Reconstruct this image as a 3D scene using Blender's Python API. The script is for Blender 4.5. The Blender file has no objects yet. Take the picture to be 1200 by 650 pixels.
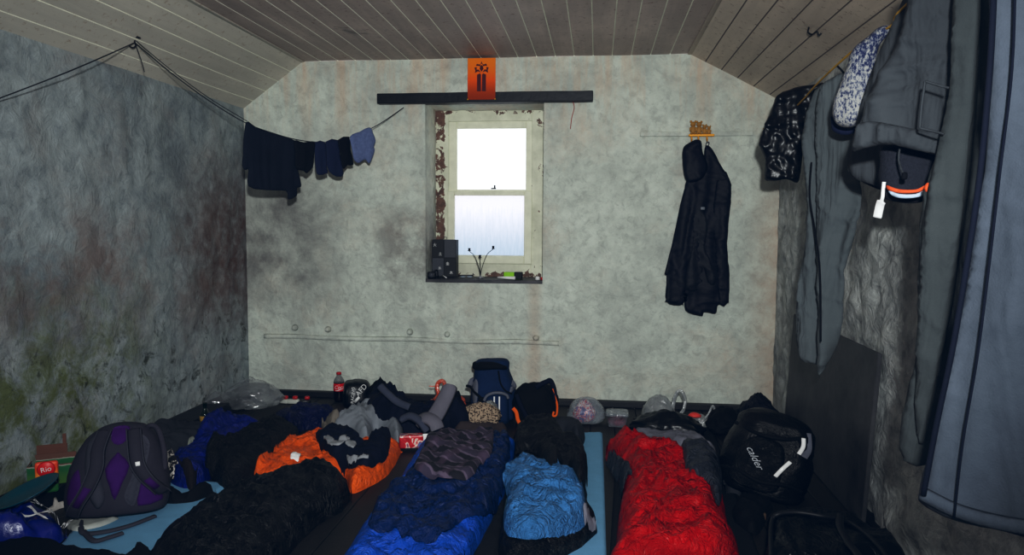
import bpy, bmesh, math, random
import numpy as np
from mathutils import Vector, Matrix, noise, geometry
random.seed(7); rng = np.random.RandomState(7)
S = bpy.context.scene; COL = S.collection
# ------------------------------------------------------------------ camera
F = 862.0; CZ = 1.24; D = 5.0
Yc = Vector((100, 63, -862)).normalized()
Xc = Vector((7500, -108, 862)); Xc = (Xc - Yc*Xc.dot(Yc)).normalized()
Zc = Xc.cross(Yc).normalized()
CAM = Vector((0, 0, CZ))
cd = bpy.data.cameras.new('camera'); cd.sensor_width = 36; cd.lens = 36*F/1200; cd.clip_start = .02
co = bpy.data.objects.new('camera', cd); COL.objects.link(co)
co.matrix_world = Matrix.Translation(CAM) @ Matrix((Xc, Yc, Zc)).to_4x4()
S.camera = co
def ray(px, py):
    c = Vector(((px-600)/F, -(py-325)/F, -1.0))
    return Vector((Xc.dot(c), Yc.dot(c), Zc.dot(c)))
def atZ(px, py, z=0.0):
    r = ray(px, py); return CAM + r*((z-CZ)/r.z)
def atY(px, py, y):
    r = ray(px, py); return CAM + r*(y/r.y)
def atX(px, py, x):
    r = ray(px, py); return CAM + r*(x/r.x)
def atP(px, py, p, n):
    r = ray(px, py); return CAM + r*((p-CAM).dot(n)/r.dot(n))
XL = atY(289, 300, D).x; XR = atY(911, 300, D).x
# ------------------------------------------------------------------ materials
def lin(v):
    v /= 255.0
    return v/12.92 if v <= .04045 else ((v+.055)/1.055)**2.4
KD = .5
def P(r, g, b, k=None):
    k = k or KD
    return tuple(min(.92, lin(c)/k) for c in (r, g, b)) + (1,)
class NB:
    def __init__(s, name):
        s.m = bpy.data.materials.new(name); s.m.use_nodes = True
        s.t = s.m.node_tree; s.n = s.t.nodes; s.b = s.n['Principled BSDF']; s.out = s.n['Material Output']
        s.tc = s.n.new('ShaderNodeTexCoord')
    def link(s, a, b): s.t.links.new(a, b)
    def map(s, scale=(1,1,1), rot=(0,0,0)):
        m = s.n.new('ShaderNodeMapping'); s.link(s.tc.outputs['Object'], m.inputs['Vector'])
        m.inputs['Scale'].default_value = scale; m.inputs['Rotation'].default_value = rot
        return m.outputs['Vector']
    def noise(s, scale, detail=4, rough=.6, dist=0, vec=None):
        t = s.n.new('ShaderNodeTexNoise'); s.link(vec or s.tc.outputs['Object'], t.inputs['Vector'])
        t.inputs['Scale'].default_value = scale; t.inputs['Detail'].default_value = detail
        t.inputs['Roughness'].default_value = rough; t.inputs['Distortion'].default_value = dist
        return t.outputs['Fac']
    def vor(s, scale, feat='F1', vec=None):
        t = s.n.new('ShaderNodeTexVoronoi'); t.feature = feat; s.link(vec or s.tc.outputs['Object'], t.inputs['Vector'])
        t.inputs['Scale'].default_value = scale; return t.outputs['Distance']
    def wave(s, scale, dire='X', dist=0, vec=None, prof='SIN'):
        t = s.n.new('ShaderNodeTexWave'); t.bands_direction = dire; t.wave_profile = prof
        s.link(vec or s.tc.outputs['Object'], t.inputs['Vector'])
        t.inputs['Scale'].default_value = scale; t.inputs['Distortion'].default_value = dist
        return t.outputs['Fac']
    def ramp(s, fac, stops, interp='LINEAR'):
        r = s.n.new('ShaderNodeValToRGB'); r.color_ramp.interpolation = interp; s.link(fac, r.inputs['Fac'])
        e = r.color_ramp.elements
        while len(e) < len(stops): e.new(.5)
        for el, (p, c) in zip(e, stops):
            el.position = p; el.color = c if not isinstance(c, (int, float)) else (c, c, c, 1)
        return r.outputs['Color']
    def mix(s, fac, a, b, mode='MIX'):
        m = s.n.new('ShaderNodeMix'); m.data_type = 'RGBA'; m.blend_type = mode
        for sock, v in ((m.inputs['Factor'], fac), (m.inputs['A'], a), (m.inputs['B'], b)): pass
        ins = [i for i in m.inputs if i.enabled]
        for sock, v in zip(ins, (fac, a, b)):
            if hasattr(v, 'links'): s.link(v, sock)
            else: sock.default_value = v
        return [o for o in m.outputs if o.enabled][0]
    def math(s, op, a, b=0.0):
        m = s.n.new('ShaderNodeMath'); m.operation = op
        for sock, v in zip(m.inputs, (a, b)):
            if hasattr(v, 'links'): s.link(v, sock)
            else: sock.default_value = v
        return m.outputs[0]
    def rng(s, v, a, b, c=0.0, d=1.0):
        m = s.n.new('ShaderNodeMapRange'); m.interpolation_type = 'SMOOTHSTEP'
        s.link(v, m.inputs[0])
        for i, x in enumerate((a, b, c, d)): m.inputs[i+1].default_value = x
        return m.outputs[0]
    def sep(s):
        x = s.n.new('ShaderNodeSeparateXYZ'); s.link(s.tc.outputs['Object'], x.inputs[0]); return x.outputs
    def bump(s, h, strength=.3, dist=.01, prev=None):
        b = s.n.new('ShaderNodeBump'); s.link(h, b.inputs['Height'])
        b.inputs['Strength'].default_value = strength; b.inputs['Distance'].default_value = dist
        if prev: s.link(prev, b.inputs['Normal'])
        s.link(b.outputs['Normal'], s.b.inputs['Normal']); return b.outputs['Normal']
    def col(s, c):
        if hasattr(c, 'links'): s.link(c, s.b.inputs['Base Color'])
        else: s.b.inputs['Base Color'].default_value = c
    def set(s, **k):
        for a, v in k.items(): s.b.inputs[a.replace('_', ' ')].default_value = v
        return s
def fabric(name, c, var=.75, scale=9, rough=.85, bump=.35, bsc=45, spec=.25, weave=0, crease=0):
    b = NB(name); d = tuple(x*var for x in c[:3]) + (1,)
    b.col(b.ramp(b.noise(scale, 5, .65), [(.3, d), (.7, c)]))
    h = b.noise(bsc, 4, .6, .6)
    n = b.bump(h, bump, .006)
    if weave: n = b.bump(b.noise(weave, 2), .5, .002, n)
    if crease: b.bump(b.noise(crease, 3, .5, .8, b.map((1, 1, .22))), .8, .05, n)
    b.set(Roughness=rough); b.b.inputs['Specular IOR Level'].default_value = spec
    return b.m
def nylon(name, c, var=.6, rough=.42, bump=.8, bsc=13, spec=.28):
    b = NB(name); d = tuple(x*var for x in c[:3]) + (1,)
    b.col(b.ramp(b.noise(7, 5, .7, .5), [(.3, d), (.68, c)]))
    w = b.noise(bsc, 5, .62, 1.6)
    w2 = b.ramp(w, [(.36, 0.0), (.5, 1.0), (.64, 0.0)])
    nn = b.bump(w2, bump, .010); b.bump(b.noise(bsc*2.0, 3, .5, .6), bump*.3, .005, nn)
    b.set(Roughness=rough); b.b.inputs['Specular IOR Level'].default_value = spec
    return b.m
def plain(name, c, rough=.5, metal=0, spec=.4, var=.85, bump=0, bsc=40):
    b = NB(name); d = tuple(x*var for x in c[:3]) + (1,)
    b.col(b.ramp(b.noise(14, 4), [(.3, d), (.7, c)]))
    if bump: b.bump(b.noise(bsc, 4), bump, .005)
    b.set(Roughness=rough, Metallic=metal); b.b.inputs['Specular IOR Level'].default_value = spec
    return b.m
def film(name, c, alpha, rough=.18, sc=11):     # thin crinkled plastic
    b = NB(name)
    b.col(c); b.set(Roughness=rough); b.b.inputs['Specular IOR Level'].default_value = .9
    n = b.bump(b.vor(sc, 'F1'), .9, .03); n = b.bump(b.noise(sc*1.6, 4, .6, 1.5), .7, .012, n)
    tr = b.n.new('ShaderNodeBsdfTransparent'); mx = b.n.new('ShaderNodeMixShader')
    gl = b.n.new('ShaderNodeBsdfGlossy'); gl.inputs['Roughness'].default_value = rough; b.link(n, gl.inputs['Normal'])
    lw = b.n.new('ShaderNodeLayerWeight'); lw.inputs['Blend'].default_value = .35; b.link(n, lw.inputs['Normal'])
    f = b.math('MULTIPLY', b.ramp(b.noise(sc, 4, .6, 1.0), [(.3, .6), (.7, 1.4)]), b.ramp(lw.outputs['Facing'], [(0, alpha*.6), (.85, min(1, alpha*1.8))]))
    b.link(f, mx.inputs[0]); b.link(tr.outputs[0], mx.inputs[1]); b.link(b.b.outputs[0], mx.inputs[2])
    m2 = b.n.new('ShaderNodeMixShader'); m2.inputs[0].default_value = .10
    b.link(mx.outputs[0], m2.inputs[1]); b.link(gl.outputs[0], m2.inputs[2]); b.link(m2.outputs[0], b.out.inputs['Surface'])
    return b.m
M = {}
# ------------------------------------------------------------------ object helpers
def tag(o, label=None, cat=None, group=None, kind=None):
    if label: o['label'] = label
    if cat: o['category'] = cat
    if group: o['group'] = group
    if kind: o['kind'] = kind
    return o
def empty(name, loc, label, cat, group=None, rot=(0,0,0)):
    o = bpy.data.objects.new(name, None); o.location = loc; o.rotation_euler = rot; o.empty_display_size = .05
    COL.objects.link(o); return tag(o, label, cat, group)
def link(name, me, mat, parent=None, label=None, cat=None, group=None, kind=None, smooth=True):
    o = bpy.data.objects.new(name, me); COL.objects.link(o)
    if mat is not None and not me.materials:
        for m in (mat if isinstance(mat, (list, tuple)) else [mat]): me.materials.append(m)
    if parent is not None: o.parent = parent
    if smooth:
        for p in me.polygons: p.use_smooth = True
    return tag(o, label, cat, group, kind)
def bmobj(name, bm, mat, parent=None, smooth=True, **k):
    bmesh.ops.recalc_face_normals(bm, faces=bm.faces)
    me = bpy.data.meshes.new(name); bm.to_mesh(me); bm.free()
    return link(name, me, mat, parent, smooth=smooth, **k)
def pyobj(name, vs, fs, mat, parent=None, smooth=True, mi=None, **k):
    me = bpy.data.meshes.new(name); me.from_pydata([tuple(v) for v in vs], [], fs); me.validate()
    o = link(name, me, mat, parent, smooth=smooth, **k)
    if mi is not None:
        for p, i in zip(me.polygons, mi): p.material_index = i
    return o
def auto(o, ang=35):
    me = o.data
    me.shade_auto_smooth if False else None
    try: me.set_sharp_from_angle(angle=math.radians(ang))
    except Exception: pass
    return o
def box(bm, c, s, rot=None, bev=0, seg=2):
    r = bmesh.ops.create_cube(bm, size=1.0); vs = r['verts']
    bmesh.ops.scale(bm, vec=s, verts=vs)
    if bev:
        es = list({e for v in vs for e in v.link_edges})
        r2 = bmesh.ops.bevel(bm, geom=es, offset=bev, segments=seg, affect='EDGES', profile=.5)
        vs = list({v for f in r2['faces'] for v in f.verts} | {v for v in vs if v.is_valid})
    if rot is not None: bmesh.ops.rotate(bm, cent=(0,0,0), matrix=rot, verts=vs)
    bmesh.ops.translate(bm, vec=c, verts=vs); return vs
def lathe(bm, prof, n=20, c=(0,0,0), mat=None):
    rings = []
    M4 = mat or Matrix.Identity(3)
    for r, z in prof:
        rings.append([bm.verts.new(Vector(c) + M4 @ Vector((r*math.cos(2*math.pi*i/n), r*math.sin(2*math.pi*i/n), z))) for i in range(n)])
    for a, b in zip(rings, rings[1:]):
        for i in range(n): bm.faces.new((a[i], a[(i+1)%n], b[(i+1)%n], b[i]))
    if prof[0][0] > 1e-5: bm.faces.new(rings[0][::-1])
    if prof[-1][0] > 1e-5: bm.faces.new(rings[-1])
    bmesh.ops.remove_doubles(bm, verts=[v for rg in (rings[0], rings[-1]) for v in rg], dist=1e-6)
def crom(pts, n=6, closed=False):
    pts = [Vector(p) for p in pts]; N = len(pts); out = []
    rg = range(N) if closed else range(N-1)
    for i in rg:
        if closed: p0, p1, p2, p3 = pts[(i-1)%N], pts[i], pts[(i+1)%N], pts[(i+2)%N]
        else: p0, p1, p2, p3 = pts[max(i-1,0)], pts[i], pts[i+1], pts[min(i+2,N-1)]
        for k in range(n):
            t = k/n
            out.append(.5*((2*p1) + (p2-p0)*t + (2*p0-5*p1+4*p2-p3)*t*t + (3*p1-p0-3*p2+p3)*t**3))
    if not closed: out.append(pts[-1])
    return out
def tube(bm, pts, r, n=8, smooth=5):
    pts = crom(pts, smooth) if smooth and len(pts) > 2 else [Vector(p) for p in pts]
    rings = []; up = Vector((.13, .27, 1)).normalized()
    for i, p in enumerate(pts):
        t = (pts[min(i+1, len(pts)-1)] - pts[max(i-1, 0)]).normalized()
        a = t.cross(up)
        if a.length < .05: a = t.cross(Vector((1, 0, 0)))
        a.normalize(); b = t.cross(a)
        rr = r(i/(len(pts)-1)) if callable(r) else r
        rings.append([bm.verts.new(p + (a*math.cos(2*math.pi*k/n) + b*math.sin(2*math.pi*k/n))*rr) for k in range(n)])
    for x, y in zip(rings, rings[1:]):
        for k in range(n): bm.faces.new((x[k], x[(k+1)%n], y[(k+1)%n], y[k]))
    bm.faces.new(rings[0][::-1]); bm.faces.new(rings[-1])
def ribbon(bm, pts, w, th, nrm, smooth=6):
    pts = crom(pts, smooth) if len(pts) > 2 else [Vector(p) for p in pts]
    rings = []; N = len(pts)
    for i, p in enumerate(pts):
        t = (pts[min(i+1, N-1)] - pts[max(i-1, 0)]).normalized()
        nn = Vector(nrm(i/(N-1)) if callable(nrm) else nrm)
        a = t.cross(nn)
        if a.length < .1: a = t.cross(Vector((.3, 1, .2)))
        a.normalize(); b = a.cross(t).normalized()
        ww = w(i/(N-1)) if callable(w) else w
        q = []
        for sx, sy in ((-1,-.5),(-.8,.5),(0,.75),(.8,.5),(1,-.5),(0,-.5)):
            q.append(bm.verts.new(p + a*sx*ww*.5 + b*sy*th))
        rings.append(q)
    for x, y in zip(rings, rings[1:]):
        for k in range(6): bm.faces.new((x[k], x[(k+1)%6], y[(k+1)%6], y[k]))
    bm.faces.new(rings[0][::-1]); bm.faces.new(rings[-1])
def loft(bm, secs, n=36, ex=3.2, wob=0.0, seed=0.0, wsc=9.0):
    """secs: (center, half_w, half_d[, exponent]) rounded-box sections in local XY planes stacked in z"""
    rings = []
    for s in secs:
        c, w, d = Vector(s[0]), s[1], s[2]; e = s[3] if len(s) > 3 else ex
        rg = []
        for k in range(n):
            a = 2*math.pi*k/n; ca, sa = math.cos(a), math.sin(a)
            x = math.copysign(abs(ca)**(2/e), ca)*w; y = math.copysign(abs(sa)**(2/e), sa)*d
            p = c + Vector((x, y, 0))
            if wob:
                q = p*wsc + Vector((seed, seed*.7, 0))
                f = wob*(noise.noise(q) + .5*(1-2*abs(noise.noise(q*1.9))))
                p += Vector((x, y, 0)).normalized()*f if (x or y) else Vector()
                p.z += f*.4
            rg.append(bm.verts.new(p))
        rings.append(rg)
    for a, b in zip(rings, rings[1:]):
        for k in range(n): bm.faces.new((a[k], a[(k+1)%n], b[(k+1)%n], b[k]))
    for rg, fl in ((rings[0], 1), (rings[-1], 0)):
        c = sum((v.co for v in rg), Vector())/n; cv = bm.verts.new(c)
        for k in range(n):
            f = (rg[(k+1)%n], rg[k], cv) if fl else (rg[k], rg[(k+1)%n], cv)
            bm.faces.new(f)
def refine(secs, m=5):
    arr = np.array([list(s[0]) + [s[1], s[2], s[3] if len(s) > 3 else 3.2] for s in secs]); out = []
    N = len(arr)
    for i in range(N-1):
        p0, p1, p2, p3 = arr[max(i-1,0)], arr[i], arr[i+1], arr[min(i+2,N-1)]
        for k in range(m):
            t = k/m; v = .5*((2*p1)+(p2-p0)*t+(2*p0-5*p1+4*p2-p3)*t*t+(3*p1-p0-3*p2+p3)*t**3)
            out.append((tuple(v[:3]), max(v[3], .002), max(v[4], .002), v[5]))
    v = arr[-1]; out.append((tuple(v[:3]), v[3], v[4], v[5])); return out
def text(name, body, size, mat, parent, loc, rot, ext=.0008, shear=0, conv=None, align='CENTER', **k):
    cu = bpy.data.curves.new(name, 'FONT'); cu.body = body; cu.size = size; cu.extrude = ext; cu.shear = shear
    cu.align_x = align; cu.align_y = 'CENTER'
    o = bpy.data.objects.new(name, cu); COL.objects.link(o)
    dg = bpy.context.evaluated_depsgraph_get()
    me = bpy.data.meshes.new_from_object(o.evaluated_get(dg)); bpy.data.objects.remove(o); bpy.data.curves.remove(cu)
    me.materials.clear(); me.name = name
    R = rot if isinstance(rot, Matrix) else Matrix.Identity(3)
    T = Matrix.Translation(loc) @ R.to_4x4(); me.transform(T)
    if conv:
        for v in me.vertices: v.co = conv(v.co)
    return link(name, me, mat, parent, smooth=False, **k)
# ------------------------------------------------------------------ polygons -> meshes
def resample(pts, s):
    out = []
    for a, b in zip(pts, pts[1:]+pts[:1]):
        n = max(1, int(round((b-a).length/s)))
        for k in range(n): out.append(a.lerp(b, k/n))
    return out
def inside(xy, poly):
    x, y = xy[:,0], xy[:,1]; r = np.zeros(len(xy), bool); n = len(poly)
    for i in range(n):
        x1, y1 = poly[i]; x2, y2 = poly[(i+1)%n]
        c = ((y1 > y) != (y2 > y)) & (x < (x2-x1)*(y-y1)/((y2-y1) if abs(y2-y1) > 1e-12 else 1e-12)+x1); r ^= c
    return r
def polymesh(loop, s, holes=()):
    """loop: list of 2-D Vectors -> verts (n,2), tris, boundary distance"""
    L = resample(loop, s); pl = np.array([(p[0], p[1]) for p in L])
    hl = [np.array([(p[0], p[1]) for p in resample(h, s)]) for h in holes]
    mn, mx = pl.min(0), pl.max(0)
    gx, gy = np.meshgrid(np.arange(mn[0], mx[0]+s, s), np.arange(mn[1], mx[1]+s, s*.87))
    gx = gx + (np.arange(gx.shape[0]) % 2)[:,None]*s*.5
    g = np.stack([gx.ravel(), gy.ravel()], 1) + rng.uniform(-.12, .12, (gx.size, 2))*s
    g = g[inside(g, pl)]
    allb = np.concatenate([pl]+hl)
    def bd(q):
        d = np.full(len(q), 1e9)
        for i in range(0, len(allb), 400):
            d = np.minimum(d, np.sqrt(((q[:,None]-allb[None,i:i+400])**2).sum(2)).min(1))
        return d
    keep = bd(g) > s*.6; g = g[keep]
    V = np.concatenate([allb, g]); E = []; o = 0
    for b in [pl]+hl:
        n = len(b); E += [(o+i, o+(i+1)%n) for i in range(n)]; o += n
    vs, es, fs, ov, _, _ = geometry.delaunay_2d_cdt([Vector(v) for v in V], E, [], 0, 1e-7)
    vs = np.array([(v.x, v.y) for v in vs]); tr = [tuple(f) for f in fs if len(f) == 3]
    c = np.array([vs[list(t)].mean(0) for t in tr]); ok = inside(c, pl)
    for h in hl: ok &= ~inside(c, h)
    tr = [t for t, k in zip(tr, ok) if k]
    return vs, tr, bd(vs), len(pl)
def fbm(p, o=3):
    a = 0; w = 1
    for i in range(o):
        a += w*noise.noise(p); p = p*2.03 + Vector((3.1, 1.7, 5.3)); w *= .5
    return a
def wrink(u, v, amp, sc, ang, st, seed):
    c, s_ = math.cos(ang), math.sin(ang)
    q = Vector(((u*c+v*s_)*sc, (-u*s_+v*c)*sc*st, seed))
    q2 = q*.8; w = Vector((noise.noise(q2+Vector((9, 0, 0))), noise.noise(q2+Vector((0, 7, 3))), 0))
    q = q + w*.8
    r = 1-min(1, abs(noise.noise(q))*2.2); r2 = 1-min(1, abs(noise.noise(q*2.1+Vector((4, 2, 1))))*2.2)
    r3 = 1-min(1, abs(noise.noise(q*4.3+Vector((1, 6, 2))))*2.2)
    return amp*(r*r + .45*r2*r2 + .22*r3*r3 + .5*noise.noise(q*.6) - .45)
# ------------------------------------------------------------------ floor height map (things laid on things)
HX0, HY0, HR = -2.5, 1.45, .01
HM = np.zeros((400, 360))       # [ix, iy]
def hm(x, y):
    fx = (x-HX0)/HR; fy = (y-HY0)/HR
    i = int(min(max(fx, 0), 398)); j = int(min(max(fy, 0), 358)); a = min(max(fx-i, 0), 1); b = min(max(fy-j, 0), 1)
    return (HM[i,j]*(1-a)+HM[i+1,j]*a)*(1-b)+(HM[i,j+1]*(1-a)+HM[i+1,j+1]*a)*b
def hm_max(x, y, r):
    i0, i1 = int((x-r-HX0)/HR), int((x+r-HX0)/HR)+1; j0, j1 = int((y-r-HY0)/HR), int((y+r-HY0)/HR)+1
    return float(HM[max(i0,0):i1, max(j0,0):j1].max())
def splat(x, y, z, r=1):
    i = int((x-HX0)/HR+.5); j = int((y-HY0)/HR+.5)
    if i < r or j < r or i >= 399-r or j >= 359-r: return
    w = HM[i-r:i+r+1, j-r:j+r+1]; np.maximum(w, z, out=w)
def splat_rect(x0, x1, y0, y1, z):
    w = HM[max(0,int((x0-HX0)/HR)):int((x1-HX0)/HR)+1, max(0,int((y0-HY0)/HR)):int((y1-HY0)/HR)+1]; np.maximum(w, z, out=w)
def smoothed(k=4):
    A = HM.copy()
    for _ in range(k):
        B = np.pad(A, 1, mode='edge'); A = np.maximum(HM, (B[:-2,1:-1]+B[2:,1:-1]+B[1:-1,:-2]+B[1:-1,2:])/4*.5+A*.5)
    return A
def drape(name, px, mat, thick=.08, edge=.07, wr=(.012, 9, .6, 1.6), parent=None, s=.0125, zoff=None, sm=5, tent=10,
          seed=None, quilt=None, lift=.004, jag=.006, mapz=True, slope=None, keepmap=True, rise=.06, **k):
    """cloth laid over whatever is already on the floor; px = outline in the photo"""
    seed = random.uniform(0, 90) if seed is None else seed
    n = len(px); A = smoothed(tent)
    cap = [9.0]
    def sa(x, y):
        i = int(min(max((x-HX0)/HR+.5, 0), 399)); j = int(min(max((y-HY0)/HR+.5, 0), 359)); return min(A[i,j], cap[0])
    W = [atZ(p[0], p[1], .04) for p in px]
    for it in range(14):
        if it % 2 == 0:
            bs = []
            for i in range(n):
                for t in (.0, .25, .5, .75):
                    q = W[i].lerp(sum(W, Vector())/n, t); cc = cap[0]; cap[0] = 9.0; bs.append(sa(q.x, q.y)); cap[0] = cc
            bs.sort(); cap[0] = bs[int(len(bs)*.55)] + rise
        W2 = []
        area = sum(W[i].x*W[(i+1)%n].y-W[(i+1)%n].x*W[i].y for i in range(n))
        for i in range(n):
            t = W[(i+1)%n]-W[i-1]; ny = -t.x if area > 0 else t.x; ny /= max(1e-6, math.hypot(t.x, t.y))
            far = min(1, max(0, (ny+.25)/1.0))
            z = sa(W[i].x, W[i].y) + (thick*.85*far if zoff is None else zoff)
            z = .4*z + .6*W[i].z if it else z
            W2.append(atZ(px[i][0], px[i][1], min(z, .7)))
        W = W2
    loop = [Vector((p.x, p.y)) for p in crom([Vector((w.x, w.y, 0)) for w in W], sm, True)]
    loop = [p + Vector((noise.noise(Vector((p.x*14, p.y*14, seed))), noise.noise(Vector((p.x*14, p.y*14, seed+5)))))*jag for p in loop]
    vs, tr, bd, nb = polymesh(loop, s)
    amp, sc, ang, st = wr; Z = []
    for (x, y), d in zip(vs, bd):
        t = min(1, d/edge); pr = math.sqrt(max(0, 1-(1-t)**2))
        base = sa(x, y)
        z = base + lift + thick*pr
        if slope: z += thick*slope(x, y)*pr
        z += wrink(x, y, amp, sc, ang, st, seed)*(.25+.75*t)*(1 if d > 1e-5 else 0)
        if quilt:
            c, s_ = math.cos(quilt[1]), math.sin(quilt[1]); u = (x*c+y*s_ + .012*noise.noise(Vector((x*5, y*5, seed))))/quilt[0]
            f = abs(u-round(u))*quilt[0]; z -= thick*quilt[2]*math.exp(-(f/.016)**2)*t
        z = max(z, base+lift*.6); Z.append(z)
    V = [(x, y, z) for (x, y), z in zip(vs, Z)]
    o = len(V); bi = list(range(nb))
    V += [(vs[i][0], vs[i][1], min(max(HM_at(vs[i]), 0), cap[0])+.0008) for i in bi]
    Fc = [t for t in tr] + [(i, (i+1)%nb, o+(i+1)%nb, o+i) for i in range(nb)]
    if keepmap:
        for x, y, z in V[:o]: splat(x, y, z)
    bm = bmesh.new(); bv = [bm.verts.new(v) for v in V]
    for f in Fc:
        try: bm.faces.new([bv[i] for i in f])
        except ValueError: pass
    ob = bmobj(name, bm, mat, parent, **k)
    return ob
def HM_at(p): return hm(p[0], p[1])
def hang(name, pts, mat, p0, nrm, thick=.012, folds=(.012, 22, 0), parent=None, s=.014, sm=4, seed=None, topfix=0.0, jag=.003, wr=None, edge=.03, bow=0, **k):
    """hanging cloth: outline in the photo projected on the vertical plane (p0, nrm); closed front and back"""
    seed = random.uniform(0, 90) if seed is None else seed
    nrm = Vector(nrm).normalized(); U = Vector((0,0,1)).cross(nrm).normalized()
    W = [atP(a, b, p0, nrm) for a, b in pts]
    uv = [Vector(((w-p0).dot(U), w.z, 0)) for w in W]
    loop = [Vector((p.x, p.y)) for p in (crom(uv, sm, True) if sm else uv)]
    loop = [p + Vector((noise.noise(Vector((p.x*20, p.y*20, seed))), noise.noise(Vector((p.x*20, p.y*20, seed+5)))))*jag for p in loop]
    vs, tr, bd, nb = polymesh(loop, s); zt = vs[:,1].max(); zb = vs[:,1].min(); V = []
    um = .5*(vs[:,0].max()+vs[:,0].min()); uw = max(1e-3, .5*(vs[:,0].max()-vs[:,0].min()))
    def off(u, v, d):
        f = min(1, (zt-v)/max(.01, (zt-zb))*1.6+topfix)
        a = folds[0]*f*(noise.noise(Vector((u*folds[1]+noise.noise(Vector((u*3, v*2.2, seed)))*1.3, v*1.6, seed))) )
        if wr: a += wrink(u, v, wr[0], wr[1], wr[2], wr[3], seed)
        return a + bow*(1-((u-um)/uw)**2)
    n0 = len(vs)
    for (u, v), d in zip(vs, bd):
        t = min(1, d/edge); pr = math.sqrt(max(0, 1-(1-t)**2))
        V.append(p0 + U*u + Vector((0,0,v-p0.z)) + nrm*(off(u, v, d)+thick*(.12+.88*pr)))
    for (u, v), d in zip(vs, bd):
        t = min(1, d/edge); pr = math.sqrt(max(0, 1-(1-t)**2))
        V.append(p0 + U*u + Vector((0,0,v-p0.z)) + nrm*(off(u, v, d)-thick*(.12+.88*pr)*.8))
    Fc = list(tr) + [(n0+c, n0+b, n0+a) for a, b, c in tr] + [(i, (i+1)%nb, n0+(i+1)%nb, n0+i) for i in range(nb)]
    bm = bmesh.new(); bv = [bm.verts.new(v) for v in V]
    for f in Fc:
        try: bm.faces.new([bv[i] for i in f])
        except ValueError: pass
    return bmobj(name, bm, mat, parent, **k)
def blob(name, x0, y0, x1, y1, Y, dep, mat, seed=0, amp=.12, fr=2.2, sub=4, parent=None, base=None, top=.5, ex=2.4, rough=.35, spikes=0, **k):
    """crumpled heap / stuffed bag filling the photo's box x0..x1, y0..y1 at depth Y"""
    a = atY(x0, (y0+y1)/2, Y); b = atY(x1, (y0+y1)/2, Y); cx = (a.x+b.x)/2; w = b.x-a.x
    zt = atY((x0+x1)/2, y0, Y).z; zb = hm_max(cx, Y, min(w, dep)*.3) if base is None else base
    h = max(.03, zt-zb)
    bm = bmesh.new(); bmesh.ops.create_icosphere(bm, subdivisions=sub, radius=1)
    for v in bm.verts:
        p = v.co.copy(); q = p*fr + Vector((seed*3.1, seed*1.7, seed))
        f = 1 + amp*fbm(q, 3) + amp*rough*(1-3*abs(noise.noise(q*1.7+Vector((1, 2, 3))))) + amp*.3*(1-3*abs(noise.noise(q*3.7)))
        if spikes and p.z > .2: f += spikes*max(0, noise.noise(q*2.3))**1.5
        r = (abs(p.x)**ex+abs(p.y)**ex+abs(p.z)**ex)**(-1/ex)
        p = p*r*f
        t = (p.z+1)/2; sh = 1-(1-top)*max(0, t)**1.5
        v.co = Vector((p.x*w/2*sh, p.y*dep/2*sh, max(p.z, -.93)))
    zs = [v.co.z for v in bm.verts]; lo, hi = min(zs), max(zs)
    xs = [v.co.x for v in bm.verts]; xa, xb = min(xs), max(xs)
    for v in bm.verts:
        v.co.z = (v.co.z-lo)/(hi-lo)*h; v.co.x = (v.co.x-xa)/(xb-xa)*w-w/2
    R = Matrix.Rotation(-math.atan2(cx, Y), 3, 'Z')
    for v in bm.verts: v.co = R @ v.co
    o = bmobj(name, bm, mat, parent, **k)
    loc = Vector((cx, Y, zb+.001))
    if parent is None: o.location = loc
    else: o.location = loc - parent.location
    for v in o.data.vertices: splat(loc.x+v.co.x, loc.y+v.co.y, loc.z+v.co.z)
    return o
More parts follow.
